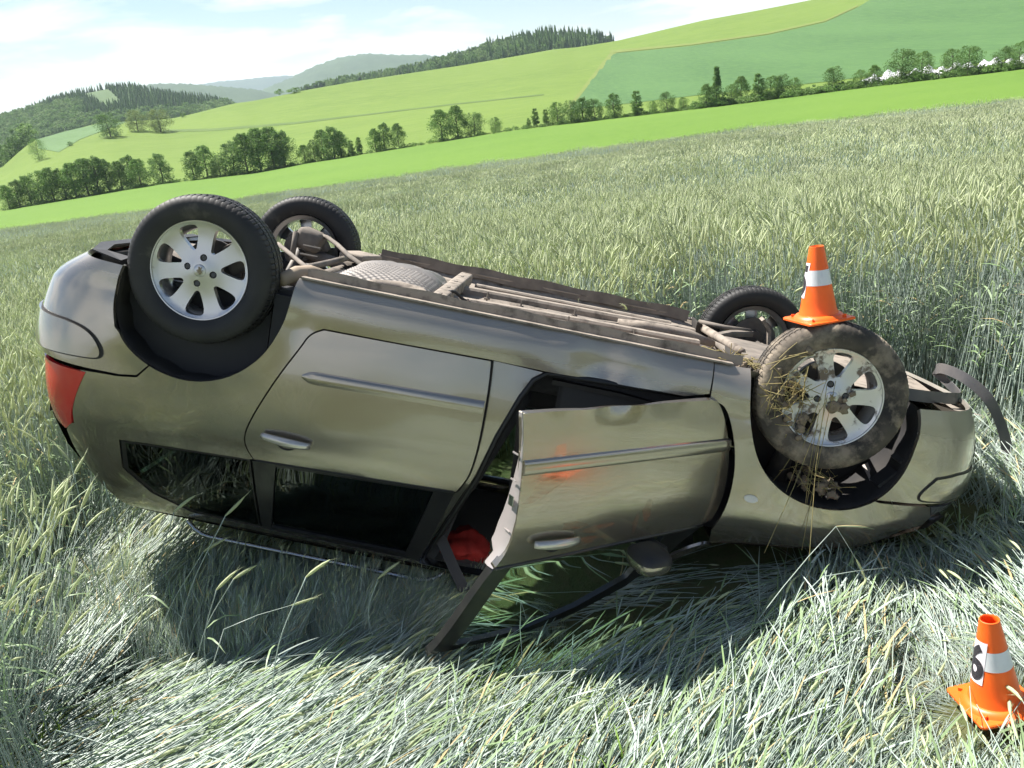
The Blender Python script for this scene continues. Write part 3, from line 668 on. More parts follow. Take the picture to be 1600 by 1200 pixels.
MB().tube([(.99, .78, .29), (.95, .70, .268), (.90, .60, .258), (.80, .57, .255), (.70, .62, .262), (.62, .74, .285)], .030, 10).build('filler_pipe', DUST, car, True)
for i, (x, y) in enumerate(((1.1, .42), (1.16, -.02), (1.34, .05), (1.58, .32), (1.62, -.05), (1.9, .3), (1.13, .6))):   # studs and clips
    MB().tube([(x, y, .318), (x, y, .262)], .005, 6).tube([(x - .015, y, .30), (x + .015, y, .296)], .007, 6).build('stud', DUSTD, car)
# dimpled heat shield over the tank / silencer
rows = []
NX, NY = 81, 133
for i in range(NX):
    a = i / (NX - 1); r = []
    for j in range(NY):
        b = j / (NY - 1); x = .46 + .49 * a; y = -.34 + .98 * b
        e = (1 - abs(2 * a - 1) ** 3.2) * (1 - abs(2 * b - 1) ** 3.6); z = .325 - .112 * max(e, 0) ** .55 - .012 * math.exp(-((b - .42) / .05) ** 2)
        if b > .48 and e > .12: z += .0055 * math.cos(i * PI / 3) * math.cos(j * PI / 3)
        if b < .40 and e > .3: z += .006 * math.cos((x + y * .4) * 42)
        r.append((x, y, z))
    rows.append(r)
loft('heat_shield', rows, SHIELD, car)
# pipes, covers and brackets crowding the floor
for k, yy in enumerate((.045, .075, .105)): MB().tube(spline([(1.02, yy, .325), (1.4, yy + .012 * math.sin(k), .322), (1.8, yy - .03, .318), (2.1, yy - .06, .312), (2.35, yy - .02, .318)], 5), .0065, 6).build('brake_line', DUSTD if k != 1 else STEEL, car, True)
MB().box((1.75, -.13, .318), (.55, .14, .012), None, .004).build('tunnel_cover', DUSTD, car, True)
for x, y, w, h in ((1.20, .18, .07, .05), (1.45, -.42, .10, .05), (1.78, .27, .06, .07), (2.05, -.20, .12, .06), (2.22, .28, .16, .09), (1.33, .12, .05, .05), (2.12, .52, .07, .06), (1.12, -.36, .12, .09)): MB().box((x, y, .309), (w, h, .014), Matrix.Rotation(x * 3, 3, 'Z'), .003).build('floor_bracket', DUSTD, car, True)
for x, y in ((1.08, .66), (1.32, .69), (1.62, .66), (1.95, .69), (2.2, .66), (1.2, -.6), (1.7, -.64), (1.5, .23), (1.93, .12), (2.28, .46), (1.05, .15)): MB().lathe([(0, .302), (.011, .302), (.012, .312), (.012, .32)], 10, 'z', (x, y, 0)).build('floor_plug', BLACK, car)
MB().tube(spline([(.95, .45, .30), (1.02, .40, .245), (1.10, .36, .285), (1.3, .36, .30)], 5), .008, 6).build('cable_loop', BLACK, car, True)
# boot floor, spare-wheel well and rear bumper carrier
rows = []
for x in np.linspace(-.72, .44, 30):
    r = []
    for y in np.linspace(-.52, .52, 27):
        d = math.hypot(x + .33, y) ; z = .47 - .13 * (1 / (1 + math.exp((d - .33) * 45))); r.append((x, y, z if x < .3 else z - .5 * (x - .3)))
    rows.append(r)
loft('boot_floor', rows, DUSTD, car)
MB().box((-.60, 0, .42), (.07, 1.10, .09), None, .015).build('bumper_carrier', BLACK, car, True)
MB().ribbon([(-.36, .74, .345), (-.50, .70, .335), (-.57, .5, .33), (-.58, .0, .33), (-.57, -.5, .33)], (1, 0, 0), .06, .006).build('bumper_lip', BLACK, car)
# rear suspension
MB().tube([(.30, -.60, .36), (.30, .60, .36)], .035, 12).build('axle_beam', DUSTD, car, True)
for side in (1, -1):
    MB().tube([(.44, .50 * side, .35), (.25, .57 * side, .34), (.05, .60 * side, AXLE)], [.05, .045, .05], 10, flat=.7).build('trailing_arm', DUSTD, car, True)
    MB().tube([(.02, .56 * side, .30), (-.05, .53 * side, .52), (-.10, .50 * side, .72)], [.028, .028, .018], 10).build('shock_absorber', STEEL, car, True)
    sp_ = MB(); sp_.tube([(.14 + .055 * math.cos(a), .45 * side + .055 * math.sin(a), .34 + .028 * a / PI) for a in np.linspace(0, 11 * PI, 100)], .008, 6); sp_.build('coil_spring', STEEL, car, True)
    MB().lathe([(.0, .02), (.06, .02), (.065, .0), (.125, 0), (.125, -.012), (.065, -.012), (.06, -.06), (0, -.06)], 28, 'y', (0, .69 * side, AXLE)).build('brake_disc', STEEL, car, True, angle=40)
    MB().box((.09, .66 * side, AXLE - .06), (.09, .10, .13), Matrix.Rotation(math.radians(35), 3, 'Y'), .02).build('brake_caliper', DUSTD, car, True)
MB().box((.06, -.58, .235), (.15, .16, .12), Matrix.Rotation(math.radians(-12), 3, 'Y'), .03).build('axle_bracket', DUSTD, car, True)
for zz, xx in ((.26, .10), (.31, .09)): MB().tube([(xx - .04, -.44, zz), (xx + .06, -.44, zz)], .007, 6).build('axle_bolt', STEEL, car)
MB().tube([(-.01, -.50, .20), (-.01, -.50, .36)], .016, 8).build('axle_stay', DUSTD, car, True)
MB().tube([(.08, -.62, .205), (.16, -.55, .20), (.26, -.40, .215), (.40, -.12, .235), (.50, .02, .25), (.56, .05, .30)], .013, 8).build('brake_cable', DUSTD, car, True)
MB().tube([(.06, .02, .23), (.18, .20, .245), (.30, .42, .25), (.42, .60, .262), (.56, .74, .28), (.70, .80, .30)], .011, 8).build('brake_cable', DUSTD, car, True)
MB().tube([(.30, .74, .29), (.31, .5, .285), (.32, .3, .275), (.34, -.05, .27), (.35, -.46, .265)], .017, 8).build('anti_roll_bar', DUSTD, car, True)
MB().box((.38, -.50, .27), (.16, .22, .05), Matrix.Rotation(.3, 3, 'Z'), .012).build('arm_bracket', DUST, car, True)
MB().tube([(.32, .74, .30), (.36, .66, .272), (.40, .58, .262), (.47, .55, .270)], [.03, .035, .03, .022], 10).build('hose', mat('rubber_hose_tan', (.33, .26, .19), rough=.8), car, True)
# front suspension, undertray
MB().box((2.62, -.02, .30), (.50, .62, .04), None, .015).build('subframe', DUSTD, car, True)
MB().tube([(2.36, -.45, .275), (2.38, -.1, .268), (2.42, .30, .27)], .022, 8).build('subframe_rail', DUST, car, True)
MB().tube([(2.36, -.62, .262), (2.5, -.55, .258), (2.66, -.60, .255)], .014, 8).build('anti_roll_bar', DUSTD, car, True)
for side in (1, -1):
    rail('control_arm', [(2.42, .30 * side, .30), (2.52, .46 * side, .29), (2.68, .64 * side, .285)], .09, .03, DUSTD)
    MB().tube([(2.86, .20 * side, .34), (2.78, .45 * side, .33), (2.72, .66 * side, .32)], .016, 8).build('tie_rod', DUSTD, car, True)
    MB().tube([(WB, .2 * side, .33), (WB, .62 * side, AXLE)], .02, 8).build('drive_shaft', STEEL, car, True)
    MB().tube([(WB - .02, .60 * side, .38), (WB - .04, .55 * side, .62), (WB - .05, .52 * side, .80)], [.032, .035, .06], 10).build('strut', STEEL, car, True)
    MB().lathe([(.0, .02), (.06, .02), (.065, .0), (.135, 0), (.135, -.02), (.065, -.02), (.06, -.08), (0, -.08)], 28, 'y', (WB, .69 * side, AXLE)).build('brake_disc', STEEL, car, True, angle=40)
    MB().box((WB + .11, .66 * side, AXLE + .05), (.10, .10, .15), None, .02).build('brake_caliper', DUSTD, car, True)
MB().ribbon([(2.70, -.58, .17), (2.76, -.60, .23), (2.78, -.60, .32)], (0, 1, 0), .05, .02).build('hub_carrier', DUST, car)
rows = []
for x in np.linspace(2.86, 3.46, 14):
    rows.append([(x, y, .285 + .015 * math.sin(6 * y) + (.02 if (x > 3.3) else 0)) for y in np.linspace(-.60, .60, 20)])
loft('undertray', rows, DUST, car)
# bumper's inner face and the wing's plastic shield, dusty and lit from above
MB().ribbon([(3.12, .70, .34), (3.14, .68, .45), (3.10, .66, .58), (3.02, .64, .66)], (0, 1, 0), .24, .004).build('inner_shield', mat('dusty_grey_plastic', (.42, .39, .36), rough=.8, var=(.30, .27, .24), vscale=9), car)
for xx, zz in ((3.10, .50), (3.04, .62)): MB().box((xx, .76, zz), (.10, .10, .022), Matrix.Rotation(math.radians(52), 3, 'Y')).build('shield_rib', BLACK, car)
MB().box((3.18, 0, .42), (.30, 1.0, .16), None, .03).build('radiator_frame', BLACK, car, True)
# torn bumper skirt: a strap lying on the bumper edge and curling off over the nose
SKIRT = mat('torn_grey_skirt', (.085, .085, .09), rough=.5, var=(.14, .13, .125), vscale=8, bump=.1, bscale=50, bdist=.002)
MB().ribbon(spline([(3.05, .66, .262), (3.20, .60, .262), (3.36, .46, .268), (3.49, .28, .278), (3.55, .10, .275), (3.56, -.06, .25), (3.53, -.12, .215), (3.52, -.02, .19), (3.58, .10, .205), (3.68, .16, .27), (3.77, .18, .38), (3.82, .20, .48), (3.835, .22, .55)], 6), (.2, .2, 1), .052, .004).build('torn_skirt', SKIRT, car, True, angle=35)

# ---- wheels
def tyre_mesh(name, material, parent):
    prof = [(.209, -.068), (.2115, -.081), (.220, -.087), (.238, -.096), (.262, -.1005), (.285, -.097), (.300, -.089), (.309, -.078)]
    tread = [(-.074, 0), (-.047, 0), (-.046, 1), (-.038, 1), (-.037, 0), (-.006, 0), (-.005, 1), (.005, 1), (.006, 0), (.037, 0), (.038, 1), (.046, 1), (.047, 0), (.074, 0)]
    P = [(r, h, 0) for r, h in prof]
    for h, g in tread: P.append((.3165 - 9.0 * max(0, abs(h) - .03) ** 2 * .35 - .007 * g, h, 1 if not g else 2))
    P += [(r, -h, 0) for r, h in prof[::-1]]
    n = 76 * 5; V = []; F = []; m_ = len(P)
    for k in range(n):
        ph = k % 5
        for r, h, kind in P:
            rr = r; aa = 2 * PI * (k + (0.9 * abs(h) / .08 if kind else 0)) / n
            if kind == 1 and ph == 0 and abs(h) > .036: rr -= .0045
            elif r > .295 and kind == 0 and ph == 0: rr -= .0022
            elif kind == 1 and ph == 2 and abs(h) < .036: rr -= .002
            V.append((rr * math.cos(aa), h, rr * math.sin(aa)))
    for k in range(n):
        for j in range(m_ - 1): F.append((k * m_ + j, k * m_ + j + 1, ((k + 1) % n) * m_ + j + 1, ((k + 1) % n) * m_ + j))
    return MB().add(V, F).build(name, material, parent, True, angle=28)
def teardrop(k):
    # opening between two spokes: broad outer end following the rim, tapering to the hub
    a0 = 2 * PI * k / 7; prof = [(.088, .004), (.094, .011), (.112, .0195), (.135, .0295), (.158, .0380), (.174, .0405), (.184, .0365), (.190, .0260), (.1925, .0110)]
    side_ = [(r, w) for r, w in prof] + [(r, -w) for r, w in prof[::-1]]
    return [(r * math.cos(a0) - w * math.sin(a0), r * math.sin(a0) + w * math.cos(a0)) for r, w in side_]
def face_y(r): return .074 - .020 * max(0, (r - .03) / .17) ** 1.0 * (1 - max(0, (r - .03) / .19)) * 4 * .55 + .004 * (r > .199)
def rim_mesh(name, material, parent):
    R0 = .2085; outer = [(R0 * math.cos(a), R0 * math.sin(a)) for a in np.linspace(0, 2 * PI, 84, endpoint=False)]
    holes = [teardrop(k + .02) for k in range(7)] + [[(.057 * math.cos(a) + .0150 * math.cos(t), .057 * math.sin(a) + .0150 * math.sin(t)) for t in np.linspace(0, 2 * PI, 12, endpoint=False)] for a in (math.radians(20), math.radians(110), math.radians(200), math.radians(290))]
    pts, tris, bnd = fill2d(outer, .016, .011, holes)
    V = [(x, face_y(math.hypot(x, z)), z) for x, z in pts]; k = len(V); F = list(tris)
    ids = sorted({i for e in bnd for i in e}); mp = {}
    for i in ids:
        x, z = pts[i]; r = math.hypot(x, z); mp[i] = len(V); V.append((x, V[i][1] - (.030 if r < .2 else .012), z))
    F += [(b, a, mp[a], mp[b]) for a, b in bnd]
    mb = MB().add(V, F)
    mb.lathe([(.2085, .066), (.211, .078), (.209, .083), (.204, .082), (.2035, .070)], 84)
    mb.lathe([(.2085, .066), (.196, .045), (.180, .02), (.176, -.03), (.182, -.06), (.205, -.075), (.207, -.088)], 60)
    return mb.build(name, material, parent, True, angle=38)
def emblem(parent):
    o = MB().lathe([(0, .0765), (.024, .0765), (.0265, .0745), (.0275, .070)], 32).build('centre_cap', ALLOY, parent, True, angle=40)
    lion = [(-.002, -.017), (.003, -.016), (.004, -.008), (.009, -.014), (.013, -.014), (.008, -.006), (.007, .000), (.015, -.001), (.015, .003), (.008, .004), (.013, .010), (.010, .012), (.005, .008), (.006, .014), (.001, .017), (-.004, .015), (-.003, .011), (-.006, .009), (-.002, .005), (-.010, .008), (-.012, .005), (-.004, .000), (-.012, .000), (-.012, -.004), (-.003, -.006)]
    pts, tris, bnd = fill2d(lion, .05, .05); V = [(x, .0795, z) for x, z in pts]; k = len(V); F = list(tris); V += [(x, .076, z) for x, z in pts]; F += [(b, a, a + k, b + k) for a, b in bnd]
    MB().add(V, F).build('cap_emblem', mat('emblem_relief', (.20, .17, .11), rough=.35, metal=.6), parent)
    return o
def make_wheel(muddy):
    w = bpy.data.objects.new('wheel', None); COL.objects.link(w); w.parent = car
    tyre_mesh('tyre', MTYRE if muddy else TYRE, w); rim_mesh('rim', MALLOY if muddy else ALLOY, w); emblem(w)
    for a in (20, 110, 200, 290):
        MB().lathe([(0, .066), (.0105, .066), (.0125, .062), (.0135, .03)], 12, 'y', (.057 * math.cos(math.radians(a)), 0, .057 * math.sin(math.radians(a)))).build('wheel_bolt', BOLT, w, True, angle=40)
    return w
def copy_tree(o, parent):
    c = o.copy(); COL.objects.link(c); c.parent = parent
    for ch in o.children: copy_tree(ch, c)
    return c
wh = make_wheel(False); whm = make_wheel(True)
whm['label'] = 'front wheel caked with mud and straw'
for w_, x, y, rot, steer in ((wh, 0, .757, 12, 0), (whm, WB, .750, 38, 2.5)):
    w_.matrix_local = Matrix.Translation((x, y, AXLE)) @ Matrix.Rotation(math.radians(steer), 4, 'Z') @ Matrix.Rotation(math.radians(rot), 4, 'Y')
for src, x, y, rot in ((wh, 0, -.757, 50), (wh, WB, -.755, 5)):
    w_ = copy_tree(src, car); w_.matrix_local = Matrix.Translation((x, y, AXLE)) @ Matrix.Rotation(PI, 4, 'Z') @ Matrix.Rotation(math.radians(rot), 4, 'Y')
# mud clods and straw caught in the front wheel and its housing
mud = MB()
def clod(c, r):
    bm = bmesh.new(); bmesh.ops.create_icosphere(bm, subdivisions=2, radius=1)
    for v in bm.verts:
        v.co *= r * (1 + .45 * math.sin(v.co.x * 4.1 + c[0] * 37) * math.cos(v.co.z * 5.3 + c[2] * 53)); v.co.y *= .4
    bm.verts.index_update(); mud.add([v.co + Vector(c) for v in bm.verts], [[v.index for v in f.verts] for f in bm.faces]); bm.free()
for i in range(34):
    a = random.uniform(PI * .62, PI * 1.35); r_ = random.uniform(.12, .26); clod((WB + r_ * math.cos(a), .835 + random.uniform(-.01, .008), AXLE + r_ * math.sin(a)), random.uniform(.006, .02))
for i in range(10): clod((WB + random.gauss(.02, .03), .829, AXLE + random.gauss(.03, .025)), random.uniform(.008, .022))
for i in range(26): clod((random.uniform(2.68, 2.86), random.uniform(.60, .80), random.uniform(.695, .745)), random.uniform(.008, .024))
for i in range(24): clod((random.uniform(2.2, 2.42), random.uniform(.60, .80), random.uniform(.255, .29)), random.uniform(.005, .014))
mo = mud.build('mud', MUD, car, True); mo['kind'] = 'stuff'
stw = MB()
def straw(c, d, l, r=.0016):
    c = Vector(c); d = Vector(d).normalized(); b = Vector((random.gauss(0, .25), random.gauss(0, .2), random.gauss(0, .25))) * l
    stw.tube([c - d * l / 2, c + b * .4, c + d * l / 2 + b], r, 4, False)
for i in range(70):
    a = random.gauss(PI * .93, .30); r_ = random.uniform(.14, .29); straw((WB + r_ * math.cos(a), .85 + random.uniform(-.005, .03), AXLE + r_ * math.sin(a) - .03), (random.gauss(0, 1), random.gauss(0, .3), random.gauss(.2, 1)), random.uniform(.04, .14))
for i in range(7): straw((WB - .05 + random.gauss(0, .02), .86 + random.uniform(0, .03), AXLE + .30 + random.uniform(-.1, .1)), (random.gauss(0, .05), .02, 1), random.uniform(.45, .75), .0014)
for i in range(60): straw((random.uniform(2.15, 2.42), random.uniform(.58, .80), random.uniform(.24, .262)), (random.gauss(0, 1), random.gauss(0, 1), random.gauss(0, .2)), random.uniform(.03, .10))
for i in range(40): straw((random.uniform(2.68, 2.86), random.uniform(.60, .82), random.uniform(.66, .72)), (random.gauss(0, 1), random.gauss(0, 1), random.gauss(0, .5)), random.uniform(.04, .12))
so = stw.build('caught_straw', STRAWM, car, True); so['kind'] = 'stuff'
# reflective white strips of the rear housing's broken shield seen behind the wheel
for k in range(4): MB().ribbon([(.30 + .025 * k, .70, .42 - .01 * k), (.335 + .02 * k, .69, .60 - .045 * k)], (1, 0, 0), .010, .004).build('shield_slat', MATS['dusty_grey_plastic'], car)
# ================================================================== terrain
GN_ = np.array([-0.033114, 0.065679, 0.997291]); GP_ = np.array([1.440985, 2.230571, -2.032521 - .06 + CAM_Z])
def plane_z(x, y): return GP_[2] - (GN_[0] * (x - GP_[0]) + GN_[1] * (y - GP_[1])) / GN_[2]
def pix_dir(u, v):
    d = AX @ np.array([(u - 800) / FPX, (v - 600) / FPX, 1.0]); return d
def pix_pe(u, v):
    d = pix_dir(u, v); return math.atan2(d[0], d[1]), d[2] / math.hypot(d[0], d[1])
def line_fn(pts):
    A = []
    for (u0, v0), (u1, v1) in zip(pts[:-1], pts[1:]):
        n = max(2, int(abs(u1 - u0) / 15))
        A += [pix_pe(u0 + (u1 - u0) * k / n, v0 + (v1 - v0) * k / n) for k in range(n)]
    A.append(pix_pe(*pts[-1])); A = np.array(A); o = np.argsort(A[:, 0]); A = A[o]
    return lambda p: np.interp(p, A[:, 0], A[:, 1])
E_WE = line_fn([(-900, 470), (0, 358), (200, 333), (350, 314), (800, 250), (1150, 204), (1600, 157), (2500, 63)])
E_HB = line_fn([(-900, 460), (0, 330), (250, 288), (400, 270), (470, 257), (700, 220), (800, 204), (1150, 163), (1350, 137), (1600, 108), (2500, 3)])
E_CR = line_fn([(-900, 420), (0, 264), (40, 227), (57, 217), (155, 192), (197, 189), (270, 184), (312, 175), (367, 161), (400, 156), (475, 140), (650, 112), (800, 88), (865, 77), (900, 74), (960, 64), (1100, 30), (1260, 0), (1600, -72), (2500, -250)])
PL, PR = pix_pe(0, 300)[0], pix_pe(1600, 160)[0]
def r_w(p): return np.interp(p, [PL, PR], [96, 64])
def r_h(p): return np.interp(p, [PL, PR], [235, 170])
def r_c(p): return np.interp(p, [PL, 0, PR], [440, 560, 660])
RYE_H = 1.16
def wheat_c(p):
    r = r_w(p); x, y = r * math.sin(p), r * math.cos(p); return (CAM_Z + r * E_WE(p) - RYE_H - plane_z(x, y)) / r ** 2
def terr(p, r):
    """ground height at azimuth p, distance r"""
    rw, rh, rc = r_w(p), r_h(p), r_c(p)
    if r <= rw:
        k = wheat_c(p) if abs(p) < 1.05 else 0.0
        return plane_z(r * math.sin(p), r * math.cos(p)) + k * r * r
    zw = CAM_Z + rw * E_WE(p) - RYE_H; zh = CAM_Z + rh * E_HB(p)
    if r <= rh: return zw + (zh - zw) * (r - rw) / (rh - rw)
    if r <= rc: return CAM_Z + r * (E_HB(p) + (E_CR(p) - E_HB(p)) * ((r - rh) / (rc - rh)) ** .9)
    return CAM_Z + rc * E_CR(p) - .12 * (r - rc)
def pt(p, r, dz=0.0): return (r * math.sin(p), r * math.cos(p), terr(p, r) + dz)
def hill_point(u, v, dz=0.0):
    p, e = pix_pe(u, v); k = np.clip((e - E_HB(p)) / (E_CR(p) - E_HB(p)), 0, 1) ** (1 / .9); return pt(p, r_h(p) + (r_c(p) - r_h(p)) * k, dz)
def near_point(u, v, h=0.0):
    d = pix_dir(u, v); a = np.array([0, 0, CAM_Z]); n = GN_; s = (n @ (GP_ - a) + h) / (n @ d); return a + s * d

def grass_mat(name, c1, c2, c3, s1=.05, s2=1.2, rough=.9, stretch=None):
    M = bpy.data.materials.new(name); M.use_nodes = True; N, L = M.node_tree.nodes, M.node_tree.links; b = N['Principled BSDF']; b.inputs['Roughness'].default_value = rough; b.inputs['Specular IOR Level'].default_value = .15
    t = N.new('ShaderNodeTexCoord'); vec = t.outputs['Object']
    if stretch:
        mp = N.new('ShaderNodeMapping'); mp.inputs['Scale'].default_value = stretch; mp.inputs['Rotation'].default_value = (0, 0, .35); L.new(vec, mp.inputs[0]); vec = mp.outputs[0]
    n1 = N.new('ShaderNodeTexNoise'); n1.inputs['Scale'].default_value = s1; n1.inputs['Detail'].default_value = 6; L.new(vec, n1.inputs['Vector'])
    n2 = N.new('ShaderNodeTexNoise'); n2.inputs['Scale'].default_value = s2; n2.inputs['Detail'].default_value = 8; n2.inputs['Roughness'].default_value = .7; L.new(vec, n2.inputs['Vector'])
    r1 = N.new('ShaderNodeValToRGB'); r1.color_ramp.elements[0].position = .35; r1.color_ramp.elements[1].position = .65; L.new(n1.outputs['Fac'], r1.inputs['Fac'])
    m1 = N.new('ShaderNodeMix'); m1.data_type = 'RGBA'; L.new(r1.outputs['Color'], m1.inputs['Factor']); m1.inputs['A'].default_value = (*c1, 1); m1.inputs['B'].default_value = (*c2, 1)
    r2 = N.new('ShaderNodeValToRGB'); r2.color_ramp.elements[0].position = .42; r2.color_ramp.elements[1].position = .72; L.new(n2.outputs['Fac'], r2.inputs['Fac'])
    m2 = N.new('ShaderNodeMix'); m2.data_type = 'RGBA'; L.new(r2.outputs['Color'], m2.inputs['Factor']); L.new(m1.outputs['Result'], m2.inputs['A']); m2.inputs['B'].default_value = (*c3, 1)
    L.new(m2.outputs['Result'], b.inputs['Base Color'])
    bp = N.new('ShaderNodeBump'); bp.inputs['Strength'].default_value = .5; bp.inputs['Distance'].default_value = .25; L.new(n2.outputs['Fac'], bp.inputs['Height']); L.new(bp.outputs[0], b.inputs['Normal'])
    MATS[name] = M; return M
SOIL = grass_mat('rye_field_floor', (.085, .105, .040), (.10, .12, .05), (.14, .12, .065), .5, 14)
MEADOW = grass_mat('lime_meadow', (0.080, 0.154, 0.020), (0.098, 0.177, 0.024), (0.114, 0.195, 0.032), .03, .8)
HILL = grass_mat('hill_meadow', (0.093, 0.151, 0.024), (0.112, 0.174, 0.028), (0.138, 0.194, 0.038), .014, .22, stretch=(.5, 1.6, 1))
GREENF = grass_mat('green_crop', (0.050, 0.109, 0.036), (0.065, 0.135, 0.043), (0.081, 0.156, 0.047), .016, .25, stretch=(2.5, .5, 1))
MARGIN = grass_mat('dry_margin', (0.117, 0.154, 0.035), (0.121, 0.167, 0.036), (0.159, 0.191, 0.052), .05, .5)
BALK = grass_mat('grass_balk', (0.076, 0.121, 0.030), (0.094, 0.144, 0.035), (0.081, 0.129, 0.034), .05, .5)
TURQ = grass_mat('far_crop', (0.076, 0.135, 0.051), (0.090, 0.158, 0.060), (0.103, 0.174, 0.070), .01, .1)





# near ground: full circle round the camera
V = []; F = []; rs = np.concatenate([np.linspace(.25, 8, 26), np.geomspace(8.8, 1.0, 1) * 0 + 8.8, np.geomspace(10, 62, 16)]); ps = np.linspace(-PI, PI, 181)[:-1]
for p in ps:
    for k, r in enumerate(rs):
        rr = r if r < 12 else 12 + (r - 12) / (62 - 12) * ((r_w(p) if abs(p) < 1.05 else 260) - 12)
        V.append((rr * math.sin(p), rr * math.cos(p), terr(p, rr) if abs(p) < 1.05 else plane_z(rr * math.sin(p), rr * math.cos(p))))
n = len(rs); V.append((0, 0, plane_z(0, 0)))
for i in range(len(ps)):
    j = (i + 1) % len(ps)
    for k in range(n - 1): F.append((i * n + k, j * n + k, j * n + k + 1, i * n + k + 1))
    F.append((len(V) - 1, j * n, i * n))
tag(mesh_obj('field_ground', V, F, SOIL, None, True), kind='structure')
def strip_mesh(name, material, r0, r1, m_, p0=-1.06, p1=1.06, np_=240, dz=0.0):
    V = []; F = []
    for p in np.linspace(p0, p1, np_):
        for k in range(m_ + 1): V.append(pt(p, r0(p) + (r1(p) - r0(p)) * k / m_, dz))
    for i in range(np_ - 1):
        for k in range(m_): q = i * (m_ + 1) + k; F.append((q, q + m_ + 1, q + m_ + 2, q + 1))
    return tag(mesh_obj(name, V, F, material, None, True), kind='structure')
strip_mesh('meadow', MEADOW, lambda p: r_w(p) - 2, r_h, 14)
strip_mesh('hill_meadow', HILL, r_h, lambda p: r_c(p) + 60, 44)
def field(name, px, material, dz, grid=18):
    pts, tris, bnd = fill2d([(float(a), float(b)) for a, b in px], grid, grid * .6)
    V = [hill_point(a, b, dz) for a, b in pts]; o = mesh_obj(name, V, tris, material, None, True)
    bm = bmesh.new(); bm.from_mesh(o.data); bmesh.ops.recalc_face_normals(bm, faces=bm.faces); bm.to_mesh(o.data); bm.free()
    return tag(o, kind='structure')
field('green_field', [(888, 172), (925, 122), (955, 84), (1000, 80), (1080, 72), (1200, 55), (1290, 35), (1340, 12), (1372, -8), (1440, -30), (1640, -70), (2100, -160), (2100, 28), (1600, 90), (1500, 102), (1400, 114), (1300, 127), (1200, 138), (1100, 148), (1000, 160)], GREENF, .10)
field('field_margin', [(868, 185), (884, 172), (922, 122), (953, 83), (963, 83), (928, 123), (890, 172), (876, 186)], MARGIN, .16, 8)
field('field_margin', [(953, 84), (1000, 79), (1080, 71), (1200, 54), (1290, 34), (1340, 11), (1340, 8), (1290, 31), (1200, 51), (1080, 68), (1000, 75), (953, 79)], MARGIN, .22, 8)
field('grass_balk', [(255, 207), (330, 205), (460, 194), (600, 177), (700, 165), (850, 149), (850, 147), (700, 163), (600, 175), (460, 191), (330, 201), (255, 203)], BALK, .08, 8)
field('far_crop', [(57, 218.5), (100, 206), (155, 193.5), (198, 190.5), (165, 203), (125, 218), (92, 238), (60, 232)], TURQ, .12, 12)

# ---- distant hills (real distances; wooded)
FOREST = grass_mat('forest_floor', (.030, .055, .022), (.04, .07, .03), (.055, .085, .035), .01, .06)
FARHILL = grass_mat('far_wooded_hill', (.035, .062, .032), (.05, .085, .04), (.06, .095, .045), .004, .02)
FARM = grass_mat('far_mountain', (.04, .07, .05), (.05, .08, .055), (.06, .09, .06), .001, .004)
def hill_sheet(name, sky_px, r_ridge, r_base, e_base, material, m_=14, np_=90, rough=0.0, drop=0.0):
    """hill whose skyline seen from the field passes through sky_px"""
    f = line_fn(sky_px); a0 = pix_pe(*sky_px[0])[0]; a1 = pix_pe(*sky_px[-1])[0]; V = []; F = []; rowp = np.linspace(a0, a1, np_)
    for i, p in enumerate(rowp):
        et = f(p) - drop / r_ridge
        for k in range(m_ + 4):
            t = k / m_; 
            if t <= 1: r = r_base + (r_ridge - r_base) * t; z = CAM_Z + r * (e_base + (et - e_base) * math.sin(t * PI / 2) ** .9)
            else: r = r_ridge * (1 + (t - 1) * .8); z = CAM_Z + r_ridge * et - (t - 1) * .35 * r_ridge
            z += rough * r_ridge * .001 * math.sin(i * 1.7 + k * 2.3) if 0 < k else 0
            V.append((r * math.sin(p), r * math.cos(p), z))
    n = m_ + 4
    for i in range(np_ - 1):
        for k in range(n - 1): F.append((i * n + k, (i + 1) * n + k, (i + 1) * n + k + 1, i * n + k + 1))
    o = tag(mesh_obj(name, V, F, material, None, True), kind='structure')
    def sample(u, v):
        p, e = pix_pe(u, v); et = f(p) - drop / r_ridge; t = np.clip((e - e_base) / (et - e_base), 0, 1) ** (1 / .9); t = math.asin(t) / (PI / 2); r = r_base + (r_ridge - r_base) * t
        return (r * math.sin(p), r * math.cos(p), CAM_Z + r * (e_base + (et - e_base) * math.sin(t * PI / 2) ** .9))
    return o, sample, f
SKY_L = [(-500, 250), (-200, 195), (0, 176), (40, 162), (75, 148), (120, 135), (160, 127), (205, 125), (245, 134), (290, 139), (335, 145), (362, 156), (380, 176)]
SKY_R = [(440, 150), (470, 134), (520, 120), (570, 112), (610, 106), (650, 97), (700, 82), (740, 72), (780, 60), (820, 52), (860, 47), (910, 50), (955, 57), (985, 70)]
hl, hl_s, hl_f = hill_sheet('wooded_hill', SKY_L, 1150, 620, -.085, FOREST, drop=11)
hr, hr_s, hr_f = hill_sheet('wooded_ridge', SKY_R, 980, 700, -.02, FOREST, drop=13)
hill_sheet('far_wooded_hill', [(395, 150), (420, 136), (450, 124), (490, 104), (530, 90), (570, 84), (620, 86), (665, 86), (720, 92), (800, 110)], 3200, 2000, -.06, FARHILL, rough=1.0)
hill_sheet('far_wooded_hill', [(120, 150), (200, 136), (245, 131), (290, 131), (340, 135), (400, 140), (440, 150), (500, 165)], 2600, 1600, -.06, FARHILL, rough=1.0)
hill_sheet('far_mountain', [(250, 140), (300, 134), (345, 127), (375, 125), (410, 121), (450, 118), (500, 124), (600, 135)], 5200, 4200, -.02, FARM, rough=.6)
V = []; F = []
